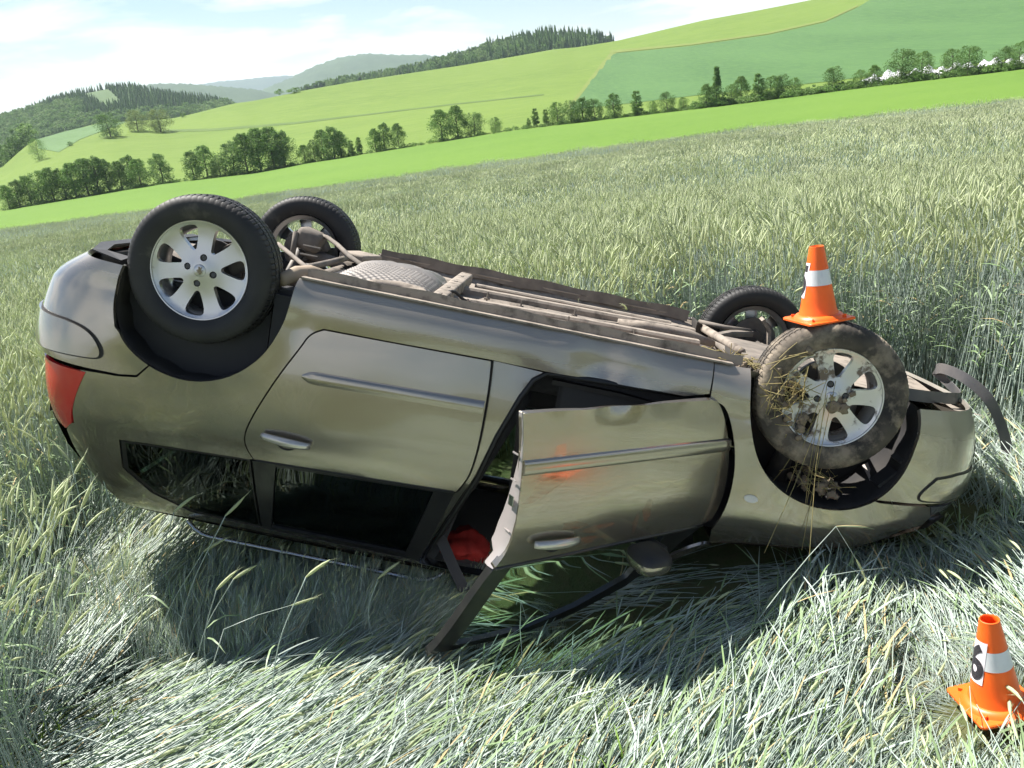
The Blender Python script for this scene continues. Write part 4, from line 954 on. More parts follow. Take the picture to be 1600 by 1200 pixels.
for i, p in enumerate(np.linspace(-1.1, 1.1, 60)):
    for k, r in enumerate((300, 600, 1500, 3000, 4500, 5400)): V.append((r * math.sin(p), r * math.cos(p), CAM_Z - .075 * min(r, 900) - .02 * max(0, min(r, 1500) - 900) - 10))
for i in range(59):
    for k in range(5): F.append((i * 6 + k, i * 6 + 6 + k, i * 6 + 7 + k, i * 6 + k + 1))
tag(mesh_obj('valley_floor', V, F, TURQ, None, True), kind='structure')

# ================================================================== instanced growth
def gn_scatter(name, P, E, SC, IDX, protos, label, cat='crop'):
    c = bpy.data.collections.new(name + '_kinds')
    for o in protos: c.objects.link(o)
    me = bpy.data.meshes.new(name); me.vertices.add(len(P)); me.vertices.foreach_set('co', np.asarray(P, np.float32).ravel())
    a = me.attributes.new('erot', 'FLOAT_VECTOR', 'POINT'); a.data.foreach_set('vector', np.asarray(E, np.float32).ravel())
    a = me.attributes.new('esc', 'FLOAT_VECTOR', 'POINT'); S3 = np.asarray(SC, np.float32); S3 = np.repeat(S3[:, None], 3, 1) if S3.ndim == 1 else S3; a.data.foreach_set('vector', S3.ravel())
    a = me.attributes.new('eidx', 'INT', 'POINT'); a.data.foreach_set('value', np.asarray(IDX, np.int32))
    o = bpy.data.objects.new(name, me); COL.objects.link(o); tag(o, label, cat, kind='stuff')
    ng = bpy.data.node_groups.new(name, 'GeometryNodeTree'); ng.interface.new_socket('Geometry', in_out='INPUT', socket_type='NodeSocketGeometry'); ng.interface.new_socket('Geometry', in_out='OUTPUT', socket_type='NodeSocketGeometry')
    N, L = ng.nodes, ng.links; gi = N.new('NodeGroupInput'); go = N.new('NodeGroupOutput'); ip = N.new('GeometryNodeInstanceOnPoints'); ci = N.new('GeometryNodeCollectionInfo')
    ci.inputs['Collection'].default_value = c; ci.inputs['Separate Children'].default_value = True; ci.inputs['Reset Children'].default_value = True; ip.inputs['Pick Instance'].default_value = True
    def na(nm, ty):
        q = N.new('GeometryNodeInputNamedAttribute'); q.data_type = ty; q.inputs['Name'].default_value = nm; return q.outputs['Attribute']
    e2r = N.new('FunctionNodeEulerToRotation'); L.new(na('erot', 'FLOAT_VECTOR'), e2r.inputs[0]); L.new(e2r.outputs[0], ip.inputs['Rotation'])
    L.new(na('esc', 'FLOAT_VECTOR'), ip.inputs['Scale']); L.new(na('eidx', 'INT'), ip.inputs['Instance Index'])
    L.new(gi.outputs[0], ip.inputs['Points']); L.new(ci.outputs[0], ip.inputs['Instance']); L.new(ip.outputs[0], go.inputs[0])
    md = o.modifiers.new('scatter', 'NODES'); md.node_group = ng
    return o
def proto(name, V, F, MI, mats):
    me = bpy.data.meshes.new(name); me.from_pydata(V, [], F); me.update()
    for x in mats: me.materials.append(x)
    me.polygons.foreach_set('material_index', MI); me.polygons.foreach_set('use_smooth', [True] * len(F))
    return bpy.data.objects.new(name, me)

STEM = mat('rye_stem', (.39, .475, .415), rough=.40, spec=.38, var=(.47, .545, .49), vscale=3, objrand=.20, trans=.22)
LEAF = mat('rye_leaf', (.27, .395, .18), rough=.42, spec=.40, var=(.37, .47, .29), vscale=3, objrand=.22, trans=.42)
EAR = mat('rye_ear', (.53, .59, .345), rough=.6, spec=.3, var=(.61, .655, .44), vscale=4, objrand=.14, trans=.42)
DRYL = mat('dry_leaf', (.55, .43, .23), rough=.7, spec=.2, trans=.25, objrand=.2)
class RyeB:
    def __init__(s): s.v = []; s.f = []; s.m = []
    def strip(s, pts, wd, widths, mi):
        k = len(s.v)
        for p, w in zip(pts, widths): s.v += [tuple(p - wd * w / 2), tuple(p + wd * w / 2)]
        for i in range(len(pts) - 1): s.f.append((k + 2 * i, k + 2 * i + 1, k + 2 * i + 3, k + 2 * i + 2)); s.m.append(mi)
    def tube(s, pts, rs, mi, n=3, flat=1.0):
        k = len(s.v); up = np.array([.31, .95, .02])
        for i, p in enumerate(pts):
            d = pts[min(i + 1, len(pts) - 1)] - pts[max(i - 1, 0)]; d = d / (np.linalg.norm(d) + 1e-9); a = np.cross(d, up); a /= np.linalg.norm(a) + 1e-9; b = np.cross(a, d)
            for j in range(n): t = 2 * PI * j / n; s.v.append(tuple(p + a * math.cos(t) * rs[i] + b * math.sin(t) * rs[i] * flat))
        for i in range(len(pts) - 1):
            for j in range(n): s.f.append((k + i * n + j, k + i * n + (j + 1) % n, k + (i + 1) * n + (j + 1) % n, k + (i + 1) * n + j)); s.m.append(mi)
    def ear(s, p, d, L, mi, detail=2):
        bend = np.array([rng.normal(0, .25), rng.normal(0, .25), -.45 * rng.uniform(.2, 1.2)]); pts = []; q = p.copy(); dd = d.copy()
        for i in range(5 if detail == 2 else 3):
            pts.append(q.copy()); dd = dd + bend * (.16 if detail == 2 else .3); dd /= np.linalg.norm(dd); q = q + dd * L / (4 if detail == 2 else 2)
        if detail == 2: s.tube(pts, [.0028, .0066, .0068, .0056, .0016], mi, 4, .75)
        else: s.tube(pts, [.004, .0085, .002], mi, 3)
        if detail == 2:
            for i in range(9):
                a = rng.uniform(0, 2 * PI); base = pts[1 + i % 4]; o = np.cross(dd, [math.cos(a), math.sin(a), .3]); o /= np.linalg.norm(o) + 1e-9; tip = base + dd * rng.uniform(.035, .055) + o * .013
                k = len(s.v); w = np.cross(o, dd) * .0010; s.v += [tuple(base - w), tuple(base + w), tuple(tip)]; s.f.append((k, k + 1, k + 2)); s.m.append(mi)
    def leaf(s, p, hd, L, w, mi, seg=4, rise=.6, sag=1.0):
        pts = []; q = p.copy(); an = rise
        for i in range(seg + 1): pts.append(q.copy()); q = q + (np.array([hd[0], hd[1], 0]) * math.cos(an) + np.array([0, 0, math.sin(an)])) * L / seg; an -= sag * rng.uniform(.5, 1.3) * 1.6 / seg
        wd = np.array([-hd[1], hd[0], rng.normal(0, .4)]); wd /= np.linalg.norm(wd); s.strip(pts, wd, [w * x for x in np.interp(np.linspace(0, 1, seg + 1), [0, .25, .7, 1], [.6, 1, .8, .06])], mi)
def standing(b, x, y, H, detail, lean=(0, 0)):
    lx, ly = lean[0] + rng.normal(0, .07), lean[1] + rng.normal(0, .07); seg = 4 if detail == 2 else (2 if detail == 1 else 1); pts = []
    for i in range(seg + 1):
        t = i / seg; pts.append(np.array([x + lx * H * t ** 1.8, y + ly * H * t ** 1.8, H * t * (1 - .5 * (lx * lx + ly * ly) * t)]))
    if detail == 2: b.tube(pts, [.0031, .0030, .0027, .0022, .0016], 0, 3)
    else:
        a = rng.uniform(0, PI); b.strip(pts, np.array([math.cos(a), math.sin(a), 0]), [.006 if detail == 1 else .012] * len(pts), 0)
    for i in range(rng.integers(1, 3) if detail == 2 else 1):
        t = rng.uniform(.35, .86); a = rng.uniform(0, 2 * PI); p = pts[0] + (pts[-1] - pts[0]) * t
        if detail == 2: q = t * seg; j = min(int(q), seg - 1); p = pts[j] + (pts[j + 1] - pts[j]) * (q - j)
        b.leaf(p, (math.cos(a), math.sin(a)), rng.uniform(.12, .22), rng.uniform(.006, .010) * (1 if detail == 2 else 1.5), 1 if rng.random() < .93 else 3, 4 if detail == 2 else 2, rng.uniform(.4, 1.3))
    d = pts[-1] - pts[-2]; d /= np.linalg.norm(d); d = d + np.array([lx, ly, 0]) * 1.6 + rng.normal(0, .12, 3); d /= np.linalg.norm(d)
    b.ear(pts[-1], d, rng.uniform(.085, .13), 2, detail)
RYE_M = [STEM, LEAF, EAR, DRYL]
def rye_proto(name, n, rad, detail, hm=1.0, lean=(.05, .02)):
    b = RyeB()
    for i in range(n):
        a, r = rng.uniform(0, 2 * PI), rad * math.sqrt(rng.random()); standing(b, r * math.cos(a), r * math.sin(a), (RYE_H - .06) * rng.uniform(.80, 1.07) * hm, detail, lean)
    return proto(name, b.v, b.f, b.m, RYE_M)
def lodged_proto(name, n, rad, up=.09, bent=False):
    """a swath of stalks laid over along +x"""
    b = RyeB()
    for i in range(n):
        a, r = rng.uniform(0, 2 * PI), rad * math.sqrt(rng.random()); q = np.array([r * math.cos(a), r * math.sin(a), -.015 + rng.uniform(0, .05)]); hd = rng.normal(0, .12); el = rng.uniform(.05, .32); L = rng.uniform(.55, 1.0); seg = 5; pts = [q.copy()]
        zt = rng.uniform(.02, up)
        if bent: el = rng.uniform(.5, 1.3); hd = rng.normal(0, .9)
        kb = rng.integers(1, 4)
        for k in range(seg):
            d = np.array([math.cos(hd) * math.cos(el), math.sin(hd) * math.cos(el), math.sin(el)]); q = q + d * L / seg; pts.append(q.copy())
            if bent:
                if k == kb: el -= rng.uniform(1.0, 1.9); hd += rng.normal(0, .4)
                else: el -= .06
            else: el = el * .45 + rng.normal(0, .04) - (.07 if q[2] > zt else 0)
            hd += rng.normal(0, .05)
        b.tube(pts, [.0027, .0027, .0026, .0023, .0019, .0014], 0, 3)
        for k in range(rng.integers(1, 4)):
            j = rng.integers(1, seg); hh = hd + rng.normal(0, .25); b.leaf(pts[j] + rng.normal(0, .006, 3), (math.cos(hh), math.sin(hh)), rng.uniform(.12, .24), rng.uniform(.004, .008), (1 if rng.random() < .6 else 0) if rng.random() < .90 else 3, 4, rng.uniform(-.05, .22), .22)
        if rng.random() < (.6 if bent else .22): b.ear(pts[-1], (pts[-1] - pts[-2]) / np.linalg.norm(pts[-1] - pts[-2]), rng.uniform(.08, .12), 2)
    return proto(name, b.v, b.f, b.m, RYE_M)
def weed_proto(name, n, rad):
    b = RyeB()
    for i in range(n):
        a, r = rng.uniform(0, 2 * PI), rad * math.sqrt(rng.random()); q = np.array([r * math.cos(a), r * math.sin(a), 0]); a = rng.uniform(0, 2 * PI)
        b.leaf(q, (math.cos(a), math.sin(a)), rng.uniform(.06, .17), rng.uniform(.003, .007), 0, 4, rng.uniform(.7, 1.4), .9)
    return proto(name, b.v, b.f, b.m, [mat('weed_leaf', (.17, .31, .05), rough=.5, trans=.4, objrand=.25, var=(.27, .37, .08), vscale=8)])
near_p = [rye_proto('rye_a%d' % i, 26, .17, 2) for i in range(7)]
mid_p = [rye_proto('rye_b%d' % i, 130, .55, 1) for i in range(4)]
far_p = [rye_proto('rye_c%d' % i, 260, 1.5, 0) for i in range(3)]
lod_p = [lodged_proto('rye_d%d' % i, 34, .17) for i in range(8)] + [lodged_proto('rye_e%d' % i, 2, .10, bent=True) for i in range(5)] + [weed_proto('rye_f%d' % i, 26, .10) for i in range(3)]

# where the crop is flattened: in front of the car, and under it
flat_px = [(20, 1400), (85, 1130), (150, 960), (225, 845), (300, 800), (700, 800), (1400, 830), (1480, 838), (1560, 872), (1680, 900), (2300, 985), (2900, 1400)]
FLAT = [tuple(near_point(*q)[:2]) for q in flat_px]
FLAT = FLAT[:-1] + [FLAT[-1], (FLAT[-1][0], -6.0), (FLAT[0][0] - .2, -6.0)]
FOOT = [tuple(car_to_world(q)[:2]) for q in ((-.78, .86, .9), (3.62, .80, .6), (3.62, -.80, .6), (-.78, -.86, .9))]
NOSE = car_to_world((3.62, .25, .5))
def scatter_polar(r0, r1, cell, p0, p1, jit=.5):
    out = []
    for x in np.arange(-r1, r1, cell):
        for y in np.arange(-r1 * .05, r1, cell):
            out.append((x, y))
    Q = np.array(out) + rng.uniform(-jit, jit, (len(out), 2)) * cell; r = np.hypot(Q[:, 0], Q[:, 1]); a = np.arctan2(Q[:, 0], Q[:, 1])
    return Q[(r >= r0) & (r < r1) & (a > p0) & (a < p1)]
def rye_set(Q, idx0, n, sc, jz=0.0):
    P = [(x, y, terr(math.atan2(x, y), math.hypot(x, y))) for x, y in Q]; m_ = len(Q)
    E = np.stack([rng.normal(0, .05, m_), rng.normal(0, .05, m_), rng.uniform(0, 2 * PI, m_)], 1)
    # a light breeze: everything nods the same way, patch by patch
    wv = np.array([math.sin(x * .45 + y * .21) + math.sin(x * .17 - y * .37 + 2) for x, y in Q]); E[:, 1] += .05 + .035 * wv
    return np.array(P), E, sc * (1 + .045 * wv + rng.normal(0, .035, m_)), rng.integers(idx0, idx0 + n, m_)
A0, A1 = -1.0, 1.0
Qn = scatter_polar(1.0, 13.0, .205, A0, A1); Qn = Qn[~in_poly(Qn, FLAT) & ~((dist_poly(Qn, FOOT) < .28) | (np.hypot(Qn[:, 0] - NOSE[0], Qn[:, 1] - NOSE[1]) < .62) | in_poly(Qn, FOOT))]
Qm = scatter_polar(13.0, 46.0, .78, -.95, .95); Qf = scatter_polar(45.0, 100.0, 2.0, -.90, .90)
Qf = Qf[np.array([math.hypot(x, y) < r_w(math.atan2(x, y)) - .8 for x, y in Qf])]
sets = [rye_set(Qn, 0, 7, 1.0), rye_set(Qm, 7, 4, 1.0), rye_set(Qf, 11, 3, 1.0)]
# stalks leaning about the flattened edge are tilted over
P, E, SC, IX = [np.concatenate([s[k] for s in sets]) for k in range(4)]
dn = dist_poly(Qn, FLAT); k = np.where(dn < .35)[0]; E[k, 0] += rng.normal(0, .16, len(k)); E[k, 1] += rng.normal(0.10, .16, len(k)); SC[k] *= rng.uniform(.72, 1.0, len(k))
gn_scatter('standing_rye', P, E, SC, IX, near_p + mid_p + far_p, 'grey-green rye crop standing in ear around and behind the overturned car')
# flattened crop
Ql = []
for x in np.arange(-3.4, 4.6, .17):
    for y in np.arange(-3.0, 4.6, .17):
        Ql.append((x, y))
Ql = np.array(Ql) + rng.uniform(-.5, .5, (len(Ql), 2)) * .17
NF_ = np.hypot(Ql[:, 0] - NOSE[0], Ql[:, 1] - NOSE[1]) < .80
Ql = Ql[(in_poly(Ql, FLAT) | NF_ | ((dist_poly(Ql, FLAT) < .32) & ~in_poly(Ql, FOOT) & (Ql[:, 0] < -.5))) & ((Ql[:, 1] > .35) | (rng.random(len(Ql)) < .35)) & (np.hypot(Ql[:, 0], Ql[:, 1] - .1) > .45)]
CONE_XY = np.array([1.4397, 2.2313]); DSEG = [tuple(car_to_world((2.1, 1.0, 1.3))[:2]), tuple(car_to_world((1.30, 1.45, 1.5))[:2])]
PE = []; EE = []; SS = []; II = []
FA, FB = np.array(FOOT[0]), np.array(FOOT[1]); fd_ = (FB - FA) / np.linalg.norm(FB - FA); fn_ = np.array([fd_[1], -fd_[0]])   # outward normal of the visible side
for x, y in Ql:
    w = np.clip((x - .2) / 1.2, 0, 1); w = w * w * (3 - 2 * w); sc = rng.uniform(.85, 1.15)
    hd = math.radians(40) * (1 - w) + math.radians(82) * w + .25 * math.sin(x * 2.1 + y * 1.3) + .18 * math.sin(y * 4.3 - x * 1.7) + rng.normal(0, .10)
    q = np.array([x, y]) - FA; along = q @ fd_; dout = q @ fn_; pitch = -rng.uniform(-.03, .05); zo = -.01
    if math.hypot(x - NOSE[0], y - NOSE[1]) < .80 and along > 4.25: PE.append((x, y, plane_z(x, y) - .01)); EE.append((rng.normal(0, .05), -rng.uniform(0, .35), hd - .5 + rng.normal(0, .3))); SS.append(sc * .8); II.append(rng.integers(0, 8)); continue
    if dout < -.05 and along > .75: continue                      # nothing grows through the cabin
    if dout < .95 and along > .35:                             # beside the car the stalks lie along it
        t = np.clip(dout / .95, 0, 1); hd = hd * t + (1 - t) * (math.atan2(fd_[1], fd_[0]) + rng.normal(0.12, .16)); sc *= .75 + .25 * t; pitch = 0; zo = -.03
    elif dout < .9 and along > -1: hd = math.radians(72) + rng.normal(0, .22); pitch = -rng.uniform(.05, .30)
    ddr = dist_poly(np.array([[x, y]]), DSEG)[0]
    if ddr < .30: hd = math.atan2(DSEG[0][1] - DSEG[1][1], DSEG[0][0] - DSEG[1][0]) + rng.normal(0, .12); sc *= .5; zo -= .02
    dc = math.hypot(x - CONE_XY[0], y - CONE_XY[1])
    if .15 < dc < .60 and rng.random() < .9: aa = math.atan2(y - CONE_XY[1], x - CONE_XY[0]); PE.append((x, y, plane_z(x, y) - .005)); EE.append((0, 0, aa + rng.normal(0, .5))); SS.append(rng.uniform(.30, .42)); II.append(rng.integers(0, 8))
    if dc < .19: continue
    hv = np.array([math.cos(hd), math.sin(hd)]); rel = CONE_XY - np.array([x, y]); tt = rel @ hv
    if dc < 1.1 and tt > -.15 and abs(rel[0] * hv[1] - rel[1] * hv[0]) < .33 and tt < 1.05:
        if tt > .25: sc *= max(.25, (tt - .22) / 1.0); 
        else: continue
    PE.append((x, y, plane_z(x, y) + zo)); EE.append((rng.normal(0, .03), pitch, hd)); SS.append(sc); II.append(rng.integers(0, 8))
    if dout > .5 and rng.random() < .05 and dc > .5: PE.append((x, y, plane_z(x, y))); EE.append((0, 0, hd + rng.normal(0, .9))); SS.append(rng.uniform(.6, 1.)); II.append(rng.integers(8, 13))
    if dout > .7 and rng.random() < .45 + .4 * math.sin(x * 2.3 + 1) * math.sin(y * 2.9): PE.append((x + rng.normal(0, .05), y + rng.normal(0, .05), plane_z(x, y) + .02)); EE.append((0, 0, rng.uniform(0, 6.3))); SS.append(rng.uniform(.6, 1.1)); II.append(rng.integers(13, 16))
for k in range(90):                                            # short broken stalks trodden round the cone
    aa, dc = rng.uniform(0, 2 * PI), rng.uniform(.15, .62); x, y = CONE_XY + dc * np.array([math.cos(aa), math.sin(aa)])
    PE.append((x, y, plane_z(x, y) - .005)); EE.append((rng.normal(0, .05), 0, (aa + rng.normal(0, .6)) if dc < .40 else aa + PI / 2 + rng.normal(0, .5))); SS.append(rng.uniform(.28, .42)); II.append(rng.integers(0, 8))
# stalks pushed over against the raised rear of the roof
for k in range(420):
    al = rng.uniform(-.1, 2.3); do = rng.uniform(-.25, .42); q = FA + fd_ * al + fn_ * do; hh = np.interp(al, [0, .8, 1.8, 2.4], [.50, .44, .26, .14]); x, y = q
    PE.append((x, y, plane_z(x, y) - .01)); EE.append((rng.normal(0, .08), -rng.uniform(.55, 1.05) * (1 if al < 1.5 else .55), math.radians(78) + rng.normal(0, .35))); SS.append(hh * rng.uniform(.6, 1.0)); II.append(rng.integers(0, 8))
gn_scatter('flattened_rye', PE, EE, SS, II, lod_p, 'silvery rye stalks flattened on the ground in front of the car')
# ================================================================== trees
BARK = mat('bark', (.10, .08, .06), rough=.9, var=(.06, .05, .04), vscale=6)
def leafmat(n, c, v): return mat(n, c, rough=.6, spec=.25, var=v, vscale=7.0, trans=.42, objrand=.12)
LM = {'dark': leafmat('tree_leaf_dark', (0.083, 0.160, 0.041), (0.130, 0.222, 0.062)), 'mid': leafmat('tree_leaf_mid', (0.112, 0.205, 0.053), (0.177, 0.291, 0.079)), 'pale': leafmat('tree_leaf_pale', (0.165, 0.257, 0.084), (0.224, 0.325, 0.114)), 'olive': leafmat('tree_leaf_olive', (0.165, 0.228, 0.072), (0.224, 0.279, 0.096))}
def tree_mesh(seed, shape, n_l=100, per=46, ls=.036):
    """unit-height tree: returns trunk (V, F) and crown (V, F)"""
    r = np.random.default_rng(seed); V = []; F = []
    prof = {'round': ([.02, .2, .45, .72, .92, 1.0], [.26, .38, .43, .37, .20, .04]), 'oval': ([.0, .18, .42, .7, .9, 1.0], [.27, .34, .34, .28, .15, .03]), 'column': ([.06, .2, .5, .8, .95, 1.0], [.12, .18, .20, .15, .08, .02]), 'spire': ([.06, .2, .45, .55, .75, 1.0], [.20, .26, .18, .07, .05, .01]), 'wide': ([.10, .25, .5, .75, .92, 1.0], [.35, .62, .70, .55, .30, .08])}[shape]
    lobes = []
    for i in range(n_l):
        z = .03 + .93 * r.random() ** .95; R = np.interp(z, *prof); a = r.uniform(0, 2 * PI); q = R * (.35 + .65 * math.sqrt(r.random())) * r.uniform(.8, 1.08); lobes.append((q * math.cos(a), q * math.sin(a), z, max(.06, R * r.uniform(.30, .52))))
    for (cx, cy, cz, lr) in lobes:
        for k in range(per):
            d = r.normal(0, 1, 3); d /= np.linalg.norm(d); rad = lr * r.uniform(.45, 1.05); p = np.array([cx, cy, cz]) + d * rad * np.array([1, 1, .8])
            nrm = d + r.normal(0, .7, 3); nrm /= np.linalg.norm(nrm); t = np.cross(nrm, r.normal(0, 1, 3)); t /= np.linalg.norm(t) + 1e-9; b_ = np.cross(nrm, t); s = ls * r.uniform(.55, 1.25)
            if p[2] < .02: continue
            k0 = len(V); V += [tuple(p - t * s * .5), tuple(p + b_ * s * .32 + nrm * s * .08), tuple(p + t * s * .6), tuple(p - b_ * s * .32 + nrm * s * .08)]; F.append((k0, k0 + 1, k0 + 2, k0 + 3))
    tb = MB(); pts = [(0, 0, -.03), (.01 * r.normal(), .01 * r.normal(), .2), (.02 * r.normal(), .02 * r.normal(), .5), (.02 * r.normal(), .02 * r.normal(), .85)]
    tb.tube(pts, [.026, .021, .013, .003], 7)
    for i in range(8):
        z = r.uniform(.15, .7); a = r.uniform(0, 2 * PI); R = np.interp(z + .15, *prof) * .8; tb.tube([(0, 0, z), (R * .5 * math.cos(a), R * .5 * math.sin(a), z + .08), (R * math.cos(a), R * math.sin(a), z + .19)], [.010, .007, .002], 5, False)
    return (tb.v, tb.f), (V, F)
TREE = {}
def tree_kind(key, seed, shape, colour, **kw):
    (tv, tf), (cv, cf) = tree_mesh(seed, shape, **kw)
    tm = bpy.data.meshes.new('trunk'); tm.from_pydata(tv, [], tf); tm.update(); tm.materials.append(BARK)
    cm = bpy.data.meshes.new('crown'); cm.from_pydata(cv, [], cf); cm.update(); cm.materials.append(LM[colour])
    TREE[key] = (tm, cm)
for i, (sh, co) in enumerate((('oval', 'mid'), ('oval', 'dark'), ('round', 'mid'), ('column', 'mid'), ('round', 'dark'), ('oval', 'pale'), ('spire', 'dark'), ('wide', 'olive'), ('round', 'olive'), ('wide', 'mid'))):
    tree_kind(i, 100 + i, sh, co, **({'n_l': 130, 'per': 40, 'ls': .032} if sh == 'wide' else {}))
tree_kind('bush', 140, 'wide', 'mid', n_l=26, per=26, ls=.12)
def tree(name, kind, loc, h, label, group=None, wscale=1.0, rot=None, cat='tree'):
    e = empty(name, loc); e.rotation_euler = (0, 0, random.uniform(0, 6.28) if rot is None else rot); e.scale = (h * wscale, h * wscale, h); tag(e, label, cat, group)
    for nm, me in zip(('trunk', 'crown'), TREE[kind]):
        o = bpy.data.objects.new(nm, me); COL.objects.link(o); o.parent = e
    return e
def px_height(loc, hpx): return hpx / FPX * (AX[:, 2] @ (np.array(loc) - np.array([0, 0, CAM_Z]))) / .95
def hedge_pt(u, extra=0.0):
    # azimuth of the hedge line at picture column u
    v = np.interp(u, [-100, 0, 250, 400, 470, 700, 800, 1150, 1350, 1600, 1700], [347, 330, 288, 270, 257, 220, 204, 163, 137, 108, 96]); p, e = pix_pe(u, v); return np.array(pt(p, r_h(p) + extra))
ROW = [  # (columns, heights in the photograph, kinds, label, group)
    ([16, 33, 50, 68, 86, 104, 121, 139, 157, 172], [38, 42, 45, 50, 52, 48, 54, 57, 58, 50], [0, 1, 0, 2, 0, 1, 0, 0, 1, 0], 'dense leafy tree in the longest unbroken clump of the hedgerow', 'trees of the long hedgerow clump'),
    ([192, 208, 222], [44, 50, 44], [0, 1, 0], 'leafy tree in the threesome between the long clump and the lone hedgerow tree', 'threesome of hedgerow trees'),
    ([255], [46], [1], 'lone egg-shaped tree standing clear of its neighbours in the hedgerow', None),
    ([305, 325, 345, 368, 388, 408, 430, 447], [45, 50, 34, 52, 62, 66, 64, 55], [1, 0, 5, 1, 0, 0, 0, 1], 'tall leafy tree in the high hedgerow clump above the upturned wheels', 'trees of the high hedgerow clump'),
    ([438], [34], [5], 'pale shrubby tree at the foot of the high hedgerow clump', None),
    ([478, 493, 507, 523, 534], [28, 34, 46, 50, 40], [0, 5, 0, 1, 0], 'tree in the stepped hedgerow clump with two taller crowns', 'trees of the stepped clump'),
    ([551, 563], [24, 26], [3, 3], 'sapling in the gap of the hedgerow', 'hedgerow saplings'),
    ([588, 603, 624], [36, 42, 38], [0, 1, 0], 'leafy tree in the compact hedgerow group beside the saplings', 'compact hedgerow group'),
    ([692, 716], [48, 50], [0, 0], 'one of two tall trees standing shoulder to shoulder in the hedgerow', 'pair of tall hedgerow trees'),
    ([742], [36], [4], 'dark rounded tree next to the tall pair in the hedgerow', None),
    ([775], [23], [2], 'small round tree standing alone in the bare stretch of hedgerow', None),
    ([827, 838, 854], [15, 28, 25], [3, 3, 3], 'young tree at the thin start of the clump below the field corner', 'narrow young hedgerow trees'),
    ([872, 893, 912, 930], [34, 36, 38, 34], [2, 4, 1, 4], 'bushy tree in the clump below the corner of the green field', 'trees below the field corner'),
    ([960], [38], [1], 'dark broad-based tree standing free beside the field-corner clump', None),
    ([996], [38], [3], 'thin upright tree with a see-through crown in the hedgerow', None),
    ([1020, 1043, 1068], [20, 32, 20], [2, 4, 2], 'low tree between the thin tree and the spire-topped tree', 'low hedgerow trees'),
    ([1104], [36], [0], 'leafy tree growing against the spire-topped tree', None),
    ([1121], [60], [6], 'dark spire-topped tree rising above the whole hedgerow', None),
    ([1143, 1158], [30, 40], [2, 0], 'wind-leaning tree next to the spire-topped one', 'trees next to the spire'),
    ([1186, 1205, 1222, 1241], [42, 36, 36, 28], [3, 2, 4, 2], 'tree in the mixed clump headed by a slim crown', 'mixed hedgerow clump'),
    ([1303], [38], [4], 'stout round tree standing just before the white foil heap', None),
    ([1345, 1366], [28, 32], [2, 0], 'scrubby tree at the end of the white foil heap', 'scrubby trees at the heap'),
    ([1408, 1440], [52, 44], [4, 2], 'full-crowned tree growing over the white foil heap', 'trees over the foil heap'),
    ([1487, 1512], [42, 46], [2, 4], 'broad wind-swept tree beside a gap showing white foil', 'wind-swept trees at the heap'),
    ([1568, 1592, 1625, 1660], [38, 42, 40, 38], [4, 2, 4, 2], 'tree at the far end of the white foil heap', 'trees at the heap end'),
]
ADJ = {0: 'mid-green', 1: 'dark', 2: 'rounded', 3: 'slim', 4: 'dark rounded', 5: 'pale', 6: 'spired'}
for us, hs, ks, label, grp in ROW:
    for u, h, k in zip(us, hs, ks):
        loc = hedge_pt(u, random.uniform(0, 3.5)); h_m = px_height(loc, h * .94); tree('hedgerow_tree', k, loc, h_m, label if len(us) == 1 else ADJ[k] + ' ' + label, grp if len(us) > 1 else None, wscale=random.uniform(.95, 1.2))
# low growth along the hedge foot
bp_ = []
for i in range(3):
    (tv, tf), (cv, cf) = tree_mesh(200 + i, 'wide', n_l=16, per=22, ls=.16); me = bpy.data.meshes.new('hedge_g%d' % i); me.from_pydata(cv, [], cf); me.materials.append(LM['mid' if i else 'pale']); bp_.append(bpy.data.objects.new('hedge_g%d' % i, me))
P = []; SCL = []
for u in np.arange(-60, 1700, 3.2):
    dens = .55 if u < 820 else .95
    if rng.random() < dens:
        P.append(hedge_pt(u, rng.uniform(-1, 2.5)) - np.array([0, 0, .15])); s = rng.uniform(.5, 1.1) * (1.0 if u < 1080 else 1.6); SCL.append((s * 1.3, s * 1.3, s))
gn_scatter('hedge_undergrowth', P, np.stack([np.zeros(len(P)), np.zeros(len(P)), rng.uniform(0, 6.3, len(P))], 1), SCL, rng.integers(0, 3, len(P)), bp_, 'low bushes and tall weeds along the foot of the hedgerow', 'undergrowth')
# trees on the lime-green hill
for u, v, h, k, ws, lab in ((173, 214, 36, 4, 1.15, 'dark round-headed tree on the brow of the lime-green hill'), (216, 205, 31, 8, 1.1, 'paler tree between two others on the brow of the hill'), (251, 206, 33, 8, 1.25, 'spreading olive tree casting a shadow at the field balk'), (62, 250, 31, 9, .62, 'broad low tree on the slope below the wooded hill')):
    loc = np.array(hill_point(u, v)); tree('field_tree', k, loc, px_height(loc, h), lab, wscale=ws * (1.0))
for u, v, h, w_, lab in ((437, 148, 8, 1.2, 'small dark bush on the skyline of the lime hill'), (460, 145, 7, 2.2, 'long low thicket on the skyline of the lime hill'), (110, 228, 6, 1.2, 'little bush at the edge of the far crop'), (286, 183, 6, 1.0, 'tiny bush on the bend of the hill brow')):
    loc = np.array(hill_point(u, v)); tree('bush', 'bush', loc, px_height(loc, h), lab, wscale=w_, cat='bush')
